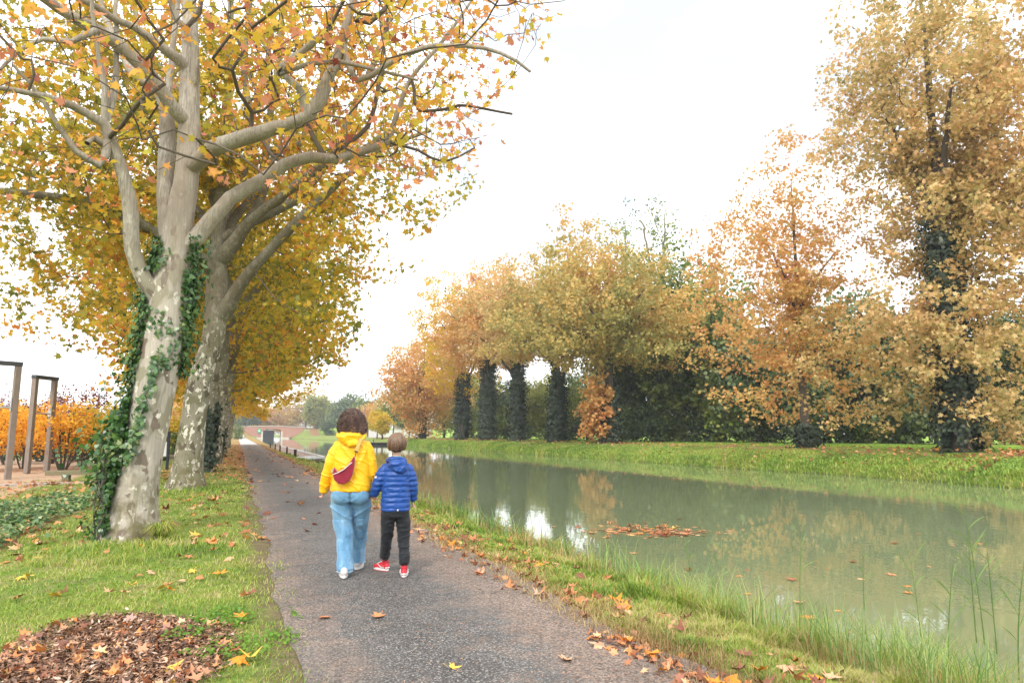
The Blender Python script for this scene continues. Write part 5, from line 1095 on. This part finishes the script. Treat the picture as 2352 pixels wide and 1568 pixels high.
def shoe(par, pos, yaw, L, hi, mats, name='shoe', pitch=0):
    T = Matrix.Translation(pos) @ Matrix.Rotation(yaw, 4, 'Z') @ Matrix.Rotation(pitch, 4, 'X'); k = L / .26
    m = MB(); m.ell((0, -.075 * k, .055 * k), (.038 * k, .055 * k, .05 * k)); m.ell((0, .0, .05 * k), (.04 * k, .1 * k, .045 * k)); m.ell((0, .085 * k, .038 * k), (.046 * k, .07 * k, .034 * k))
    if hi: m.loft([(0, -.07 * k, .05 * k, .04 * k, .05 * k), (0, -.065 * k, .09 * k, .037 * k, .048 * k), (0, -.06 * k, .13 * k, .04 * k, .05 * k)], 16)
    me = remesh(m.mesh('shoe'), .005 * k, 3); me.transform(T); u = part(name, me, mats[0], par)
    m = MB(); o = []
    for i in range(24):
        a = 2 * pi * i / 24; x = .047 * sin(a) * (1.05 if cos(a) > 0 else .88); o.append((x * k, (.015 + .138 * cos(a)) * k))
    m.prism([(x, y) for x, y in o], 'z', 0, .032 * k); me = m.mesh('sole'); me.transform(T); part('sole', me, mats[1], u, False)
    if hi:
        m = MB()
        for s in (-1, 1):
            m.tube([(s * .043 * k, -.085 * k, .05 * k), (s * .047 * k, -.03 * k, .045 * k), (s * .046 * k, .03 * k, .075 * k)], [.006 * k, .011 * k, .005 * k], 6, .5)
        m.box((0, .055 * k, .085 * k), (.034 * k, .08 * k, .01 * k), rx=-.45, bev=.003); m.tube([(-.032 * k, -.1 * k, .04 * k), (0, -.13 * k, .045 * k), (.032 * k, -.1 * k, .04 * k)], [.01 * k] * 3, 6)
        me = m.mesh('side_stripe'); me.transform(T); part('side_stripe', me, mats[1], u)
        m = MB(); m.prism([(x * 1.0, y) for x, y in o], 'z', -.006 * k, .004 * k); me = m.mesh('outsole'); me.transform(T); part('outsole', me, mats[2], u, False)
    return u
def strands(name, par, mat, c, r, n, seed, curl, lo, width, length):
    """locks of hair lying over the skull ellipsoid c, r from the crown down"""
    rg = np.random.default_rng(seed); V = []; F = []; off = 0
    for i in range(n):
        az = rg.uniform(0, 2 * pi); th0 = abs(rg.normal(0, .45)) + .02 if not curl else rg.uniform(.0, 1.9); ln = rg.uniform(*length); k = 9 if not curl else 16; pts = []; ph = rg.uniform(0, 6); sc = rg.uniform(.97, 1.03) if not curl else rg.uniform(.95, 1.08); da = rg.normal(0, .25)
        for j in range(k):
            u = j / (k - 1); th = min(th0 + ln * u, lo + rg.normal(0, .02)); a = az + da * u; p = np.array([r[0] * sin(th) * cos(a), r[1] * sin(th) * sin(a), r[2] * cos(th)]) * sc
            if th > pi / 2 and not curl: p[:2] *= 1 - .12 * (th - pi / 2)
            if curl: q = ph + j * 1.25; p = p * (1 + .05 * sin(q)) + np.array([-sin(a) * .011 * cos(q), cos(a) * .011 * cos(q), .004 * sin(q)])
            pts.append(np.array(c) + p)
        pts = np.array(pts); T_ = unit(np.gradient(pts, axis=0)); Nn = unit(pts - np.array(c)); B = unit(np.cross(T_, Nn)); w = width * rg.uniform(.6, 1.3) * np.sin(np.linspace(.5, pi - .15, k)) ** .5
        R_ = []
        for q in range(k):
            for s_, h_ in ((-1, 0), (0, .6), (1, 0), (0, -.4)): R_.append(pts[q] + B[q] * w[q] * s_ + Nn[q] * w[q] * h_)
        V += R_
        for q in range(k - 1):
            for e in range(4): F.append((off + q * 4 + e, off + q * 4 + (e + 1) % 4, off + q * 4 + 4 + (e + 1) % 4, off + q * 4 + 4 + e))
        off += k * 4
    return part(name, np_mesh(name, V, np.array(F).ravel(), [4] * len(F)), mat, par)

gW = ground(800, 1321, .03); gB = ground(905, 1322, .03); RZ = -R(12)
def person(loc, label, build):
    m = MB(); build(m); me = remesh(m.mesh('person'), .0055, 2); o = link('person', me, M['skin'], None, True, world=False); o.location = loc; o.rotation_euler = (0, 0, RZ)
    return tag(o, label, 'person')
# ---- woman
def wb(m):
    head(m, (0, 0, 1.545), .225)
    m.loft([(0, .0, 1.5, .05, .055), (0, -.01, 1.42, .052, .056), (0, 0, 1.36, .08, .06), (0, 0, 1.30, .13, .08), (0, 0, 1.2, .145, .095), (0, 0, 1.05, .135, .095), (0, 0, .92, .165, .12), (0, 0, .82, .175, .13), (0, 0, .74, .12, .1)], 20)
    for s, ft in ((-1, (-.045, -.02)), (1, (.075, .40))):
        kx = -.065 if s < 0 else .09; ky = .05 if s < 0 else .24
        m.tube([(s * .085, 0, .8), (kx * 1.1, ky * .6, .62), (kx, ky, .45), (ft[0], ft[1] - .01, .25), (ft[0], ft[1] - .03, .08)], [.075, .06, .042, .036, .03], 14)
        m.tube([(ft[0], ft[1] - .03, .06), (ft[0], ft[1] + .1, .04)], [.035, .03], 10)
    m.tube([(-.125, 0, 1.30), (-.178, -.005, 1.22), (-.218, -.01, 1.12), (-.25, 0, 1.0), (-.27, .03, .9), (-.282, .055, .83)], [.04, .038, .036, .034, .03, .026], 12)
    m.tube([(.125, 0, 1.30), (.175, -.005, 1.22), (.205, 0, 1.12), (.222, .005, 1.02), (.22, .045, .92), (.216, .085, .845)], [.04, .038, .036, .034, .03, .026], 12)
    hand(m, (-.286, .065, .845), (0, .12, -1), (.9, 0, 0), .62, 1.2, -1); hand(m, (.216, .095, .84), (.05, .1, -1), (-.9, 0, 0), .85, 1.0, 1)
wo = person(gW, 'woman seen from behind in a yellow hooded jacket and wide light blue jeans', wb)
m = MB()
m.loft([(0, .0, .838, .203, .15, 2.4), (0, 0, .86, .207, .155, 2.4), (0, 0, .95, .2, .15, 2.3), (0, 0, 1.06, .19, .135, 2.3), (0, 0, 1.18, .182, .125, 2.3), (0, 0, 1.27, .178, .12, 2.2), (0, -.005, 1.33, .155, .10, 2.1), (0, -.005, 1.38, .105, .085), (0, -.005, 1.43, .075, .075)], 36)
m.tube([(-.125, 0, 1.315), (-.170, -.005, 1.23), (-.208, -.01, 1.12), (-.243, 0, 1.0), (-.266, .03, .9), (-.278, .05, .835)], [.06, .062, .06, .056, .052, .049], 20)
m.tube([(.125, 0, 1.315), (.168, -.005, 1.23), (.198, 0, 1.12), (.218, .005, 1.02), (.218, .045, .92), (.213, .075, .85)], [.06, .062, .06, .056, .052, .046], 20)
def jd(co, no):
    a = fbm(co * np.array([1, 1, 1.5]) + co[:, [2, 2, 0]] * .7, 7, 3, 3); c = 1 - np.abs(vnoise(co * np.array([1, 1, 1.6]), 4.5, 9)); c2 = 1 - np.abs(vnoise(np.stack([co[:, 0] + co[:, 2], co[:, 1], co[:, 2] * 1.4], -1), 9, 15))
    low = np.clip((co[:, 2] - .83) / .03, 0, 1); return (.006 * a + .009 * (c ** 7 - .15) + .008 * (c2 ** 8 - .15)) * (.3 + .7 * low)
part('jacket', remesh(m.mesh('jacket'), .006, 4, jd), M['yellow'], wo)
m = MB(); m.ell((-.01, -.08, 1.40), (.10, .055, .07), 20, Matrix.Rotation(-.12, 4, 'Y')); m.ell((-.025, -.11, 1.385), (.12, .05, .07), 20); m.ell((.0, -.125, 1.345), (.075, .035, .05), 16)
m.tube([(-.135, -.03, 1.385), (-.085, -.085, 1.42), (-.025, -.12, 1.47), (.03, -.118, 1.47), (.075, -.08, 1.42), (.105, -.03, 1.385)], [.024, .028, .03, .028, .026, .022], 14); m.tube([(-.14, -.03, 1.41), (-.115, -.09, 1.37), (-.02, -.135, 1.315), (.04, -.135, 1.32), (.12, -.09, 1.38), (.13, -.03, 1.42)], [.028, .024, .022, .02, .02, .02], 12)
m.tube([(-.1, -.02, 1.43), (-.08, .06, 1.41), (0, .1, 1.39), (.08, .06, 1.41), (.1, -.02, 1.43)], [.03] * 5, 12)
part('hood', remesh(m.mesh('hood'), .006, 3, lambda c, n: .012 * ((1 - np.abs(vnoise(c * np.array([.7, 1, 2.0]), 11, 5))) ** 4 - .3)), M['yellow'], wo)
m = MB()
m.loft([(0, 0, .735, .19, .125, 2.2), (0, -.01, .80, .2, .14, 2.2), (0, 0, .90, .185, .13)], 30)
for s in (-1, 1): m.ell((s * .09, -.055, .80), (.1, .095, .1), 18)
m.tube([(-.095, -.01, .80), (-.09, .02, .66), (-.068, .04, .5), (-.05, .03, .36), (-.04, .0, .2), (-.035, -.015, .1), (-.033, -.02, .065)], [.105, .103, .088, .077, .075, .078, .079], 24)
m.tube([(.095, 0, .80), (.1, .08, .66), (.092, .18, .5), (.085, .27, .36), (.078, .33, .22), (.074, .355, .12), (.073, .36, .085)], [.105, .1, .083, .074, .074, .077, .078], 24)
def jn(co, no):
    z = co[:, 2]; c = 1 - np.abs(vnoise(np.stack([co[:, 0] * 1.2 + z * .3, co[:, 1], z * 3 - np.abs(co[:, 0]) * 2], -1), 3.3, 4)); d = 1 - np.abs(vnoise(co * np.array([2.4, 2.4, .7]), 5, 6))
    knee = np.exp(-((z - .5) / .1) ** 2) + np.exp(-((z - .70) / .06) ** 2); cleft = np.exp(-(co[:, 0] / .013) ** 2) * (z > .7) * (z < .86) * (co[:, 1] < 0)
    return .006 * fbm(co * np.array([1, 1, 1.6]), 10, 8, 2) + .013 * (c ** 5) * (.3 + knee) + .009 * (d ** 4) * (z < .55) - .02 * cleft
jb = remesh(m.mesh('jeans'), .006, 3, jn); jo = part('jeans', jb, M['denim'], wo)
def ringtube(c, r, th, flat=1):
    return [(c[0] + r * cos(a), c[1] + r * sin(a) * flat, c[2]) for a in np.linspace(0, 2 * pi, 25)]
m = MB(); m.tube(ringtube((-.033, -.02, .05), .079, 0), .005, 6); m.tube(ringtube((.073, .36, .07), .078, 0), .005, 6); part('hem', m.mesh('hem'), cloth('pale_denim_hem', (.34, .5, .62)), jo)
m = MB(); m.tube([(0, -.142, .86), (.0, -.135, .80), (0, -.12, .745)], [.0025] * 3, 6); part('back_seam', m.mesh('back_seam'), cloth('denim_seam', (.06, .15, .26)), jo)
shoe(wo, (-.045, -.02, 0), .12, .25, False, (M['wshoe'], M['white'])); shoe(wo, (.08, .40, 0), -.15, .25, False, (M['wshoe'], M['white']), pitch=-.0)
hb = MB(); hb.ell((-.008, -.02, 1.565), (.104, .112, .108), 20); hb.ell((-.0, -.02, 1.50), (.125, .11, .085), 20); hb.ell((-.085, -.035, 1.48), (.062, .07, .08), 16); hb.ell((.085, -.035, 1.48), (.06, .07, .08), 16)
hm = hairm('dark_curly_hair', [(0, (.03, .015, .012)), (.5, (.08, .04, .03)), (.85, (.17, .095, .07)), (1, (.28, .18, .14))])
ho = part('hair', remesh(hb.mesh('hair'), .007, 2, lambda c, n: .014 * vnoise(c, 26, 3) + .008 * vnoise(c, 55, 4)), plain('hair_base', (.03, .016, .012), .6, 30, .4), wo)
strands('curls', ho, hm, (-.005, -.02, 1.55), (.116, .12, .122), 1150, 4, True, 2.25, .0034, (.5, 1.0)); strands('curls', ho, hm, (-.003, -.03, 1.48), (.143, .122, .118), 900, 8, True, 2.1, .0032, (.4, .9)); strands('curls', ho, hm, (-.003, -.02, 1.525), (.134, .128, .128), 600, 9, True, 2.0, .003, (.4, .9)); strands('curls', ho, hm, (-.003, -.025, 1.515), (.152, .138, .142), 170, 12, True, 2.1, .0022, (.25, .6))
# ---- bag, worn by the woman but a thing of its own
bg_ = thing('crossbody_bag', gW, 'maroon corduroy crossbody bag with white zip slung across the woman\'s back', 'bag', rz=RZ)
m = MB(); pr = [(-.168, 1.055), (-.172, 1.02), (-.155, .965), (-.115, .93), (-.06, .922), (-.01, .95), (.022, 1.01), (.036, 1.09), (.042, 1.19), (.028, 1.195), (-.01, 1.13), (-.07, 1.07), (-.125, 1.04), (-.15, 1.075), (-.162, 1.09)]
m.prism(pr, 'y', -.215, -.15); me = remesh(m.mesh('bag'), .006, 5, lambda c, n: .005 * fbm(c, 14, 2)); bb = part('pouch', me, M['maroon'], bg_)
m = MB(); m.tube([(-.166, -.212, 1.02), (-.12, -.222, 1.035), (-.06, -.223, 1.07), (.0, -.216, 1.125), (.012, -.212, 1.135)], [.0075] * 5, 8, .6); part('zip', m.mesh('zip'), cloth('white_zip', (.68, .62, .62)), bb)
m = MB()
def ribbon(m, pts, w, t=.004):
    for a, b in zip(pts[:-1], pts[1:]):
        a = Vector(a); b = Vector(b); d = b - a; r = bmesh.ops.create_cube(m.bm, size=1); mid = (a + b) / 2; out = Vector((mid.x * .4, mid.y, 0)).normalized(); x = d.normalized().cross(out).normalized(); o2 = x.cross(d.normalized())
        MM = Matrix(((x.x, o2.x, d.normalized().x, mid.x), (x.y, o2.y, d.normalized().y, mid.y), (x.z, o2.z, d.normalized().z, mid.z), (0, 0, 0, 1))) @ Matrix.Diagonal((w, t, d.length * 1.04, 1)); bmesh.ops.transform(m.bm, matrix=MM, verts=r['verts'])
ribbon(m, [(.049, -.160, 1.245), (.066, -.152, 1.30), (.083, -.14, 1.35), (.098, -.11, 1.385), (.11, -.07, 1.412), (.115, -.02, 1.422), (.11, .04, 1.405), (.09, .1, 1.35), (.04, .145, 1.25), (-.05, .155, 1.15), (-.13, .13, 1.08), (-.19, .05, 1.04), (-.2, -.05, 1.04), (-.185, -.12, 1.05), (-.165, -.165, 1.06)], .036)
part('strap', m.mesh('strap'), M['tan'], bg_, False)
m = MB(); m.tube([(.047, -.165, 1.238), (.045, -.175, 1.215), (.04, -.18, 1.195)], [.006, .004, .005], 8); m.box((.0495, -.166, 1.243), (.04, .012, .01), ry=.3); part('hook', m.mesh('hook'), M['hook'], bg_, False)
# ---- boy
def bb_(m):
    head(m, (0, 0, 1.295), .205)
    m.loft([(0, 0, 1.24, .04, .045), (0, -.005, 1.17, .042, .046), (0, 0, 1.13, .08, .055), (0, 0, 1.08, .125, .07), (0, 0, .95, .12, .08), (0, 0, .8, .11, .075), (0, 0, .7, .12, .085), (0, 0, .62, .11, .085)], 20)
    m.tube([(-.06, 0, .66), (-.07, .04, .5), (-.075, .12, .37), (-.09, .24, .22), (-.1, .33, .1)], [.06, .055, .042, .036, .03], 12); m.tube([(.06, 0, .66), (.075, .02, .5), (.085, .03, .36), (.092, .0, .2), (.095, -.02, .08)], [.06, .055, .042, .036, .03], 12)
    m.tube([(-.12, 0, 1.08), (-.17, -.005, .97), (-.2, 0, .88), (-.215, .04, .83)], [.042, .036, .03, .024], 12); m.tube([(.12, 0, 1.08), (.16, 0, .96), (.175, .02, .86), (.175, .07, .76)], [.042, .036, .03, .023], 12)
    hand(m, (-.22, .06, .82), (-.25, .35, -.5), (.9, .1, 0), .7, 1.0, 1); hand(m, (.175, .08, .74), (0, .3, -1), (-.9, 0, 0), .66, 1.1, 1)
bo_ = person(gB, 'child seen from behind in a blue quilted jacket, black trousers and red high-top shoes', bb_)
m = MB(); m.loft([(0, 0, .648, .145, .115, 2.4), (0, 0, .66, .15, .12, 2.4), (0, 0, .75, .148, .115, 2.3), (0, 0, .88, .145, .11, 2.3), (0, 0, 1.0, .15, .11, 2.3), (0, 0, 1.07, .145, .1, 2.2), (0, 0, 1.115, .11, .08), (0, 0, 1.16, .065, .065)], 32)
m.tube([(-.105, 0, 1.075), (-.15, -.01, 1.0), (-.183, -.01, .92), (-.205, .01, .85), (-.222, .045, .80)], [.056, .06, .057, .052, .042], 18); m.tube([(.105, 0, 1.075), (.148, 0, .99), (.168, .01, .9), (.176, .035, .82), (.176, .07, .745)], [.056, .058, .054, .049, .042], 18)
def qd(co, no):
    z = co[:, 2] + .004 * vnoise(co, 14, 3); arm = np.abs(co[:, 0]) > .15; s = z / .052; f = np.abs(s - np.round(s)) * 2
    return .010 * (np.clip(f, 0, 1) ** .45 - .6) + .0045 * vnoise(co * np.array([1, 1, 1.8]), 26, 7) + .003 * vnoise(co, 12, 8)
jk = part('jacket', remesh(m.mesh('jacket'), .0048, 3, qd), M['blue'], bo_)
m = MB(); m.tube([(-.095, -.03, 1.145), (-.05, -.085, 1.165), (.02, -.095, 1.165), (.08, -.06, 1.155), (.09, -.01, 1.145)], [.024, .028, .028, .024, .02], 14); m.ell((.015, -.095, 1.115), (.1, .05, .05), 18); m.ell((.035, -.11, 1.075), (.075, .036, .045), 18); m.tube([(-.08, -.08, 1.11), (0, -.125, 1.055), (.06, -.125, 1.045), (.1, -.085, 1.08)], [.018, .02, .018, .018], 12); m.tube([(-.07, -.02, 1.15), (-.05, .06, 1.14), (0, .075, 1.13), (.05, .06, 1.14), (.07, -.02, 1.15)], [.022] * 5, 12)
part('hood', remesh(m.mesh('hood'), .005, 3, lambda c, n: .008 * ((1 - np.abs(vnoise(c * np.array([.8, 1, 2.]), 13, 5))) ** 4 - .3)), M['blue'], jk)
m = MB(); m.tube([(-.055, -.035, 1.175), (-.02, -.066, 1.18), (.03, -.064, 1.18), (.058, -.03, 1.175)], [.012, .014, .014, .012], 10); part('collar', m.mesh('collar'), M['teal'], jk)
m = MB(); m.box((.022, -.128, .662), (.012, .006, .016)); part('hem_tag', m.mesh('hem_tag'), M['white'], jk, False); m = MB(); m.box((-.205, -.055, .985), (.014, .02, .02), rz=-.8); part('sleeve_tag', m.mesh('sleeve_tag'), M['white'], jk, False)
m = MB(); m.loft([(0, 0, .58, .13, .095), (0, -.01, .64, .138, .105), (0, 0, .72, .125, .09)], 26); m.tube([(-.07, 0, .62), (-.078, .035, .5), (-.082, .11, .37), (-.095, .22, .22), (-.1, .29, .15)], [.075, .071, .06, .053, .05], 18); m.tube([(.07, 0, .62), (.082, .02, .5), (.09, .03, .36), (.096, .0, .22), (.1, -.02, .125)], [.075, .072, .061, .055, .05], 18)
part('trousers', remesh(m.mesh('trousers'), .0055, 3, lambda c, n: .006 * fbm(c, 13, 8, 2) + .010 * (1 - np.abs(vnoise(c * np.array([1, 1, 3.2]), 6, 4))) ** 4), M['black'], bo_)
shoe(bo_, (-.125, .34, .0), .75, .21, True, (M['red'], M['white'], M['red'])); shoe(bo_, (.10, .0, .0), -.05, .21, True, (M['red'], M['white'], plain('dark_red_outsole', (.2, .01, .03), .6)))
hb = MB(); hb.ell((0, -.012, 1.325), (.094, .104, .1), 20); hb.ell((0, -.03, 1.29), (.086, .078, .058), 20)
ho = part('hair', remesh(hb.mesh('hair'), .006, 2), plain('boy_hair_base', (.07, .035, .02), .6, 30, .3), bo_)
strands('hair_locks', ho, hairm('brown_straight_hair', [(0, (.06, .03, .018)), (.5, (.12, .064, .036)), (.85, (.22, .13, .078)), (1, (.38, .26, .17))]), (0, -.012, 1.315), (.099, .11, .115), 1500, 5, False, 2.12, .0032, (1.5, 2.1)); strands('hair_locks', ho, hairm('fair_streaks', [(0, (.2, .125, .08)), (1, (.4, .28, .19))]), (0, -.012, 1.318), (.101, .112, .116), 90, 15, False, 1.9, .0022, (1.0, 1.6))

# ---------------------------------------------------------------- the moist air that pales the far trees
hz = NT('haze'); pv = hz.n('VolumePrincipled'); pv.inputs['Color'].default_value = (.93, .96, 1, 1); pv.inputs['Density'].default_value = .0006; pv.inputs['Anisotropy'].default_value = .2
hz.t.links.new(pv.outputs[0], hz.out.inputs['Volume'])
m = MB(); m.box((250, 1850, 14.25), (5700, 4500, 35.5)); o = m.build('haze', hz.m); tag(o, kind='stuff')
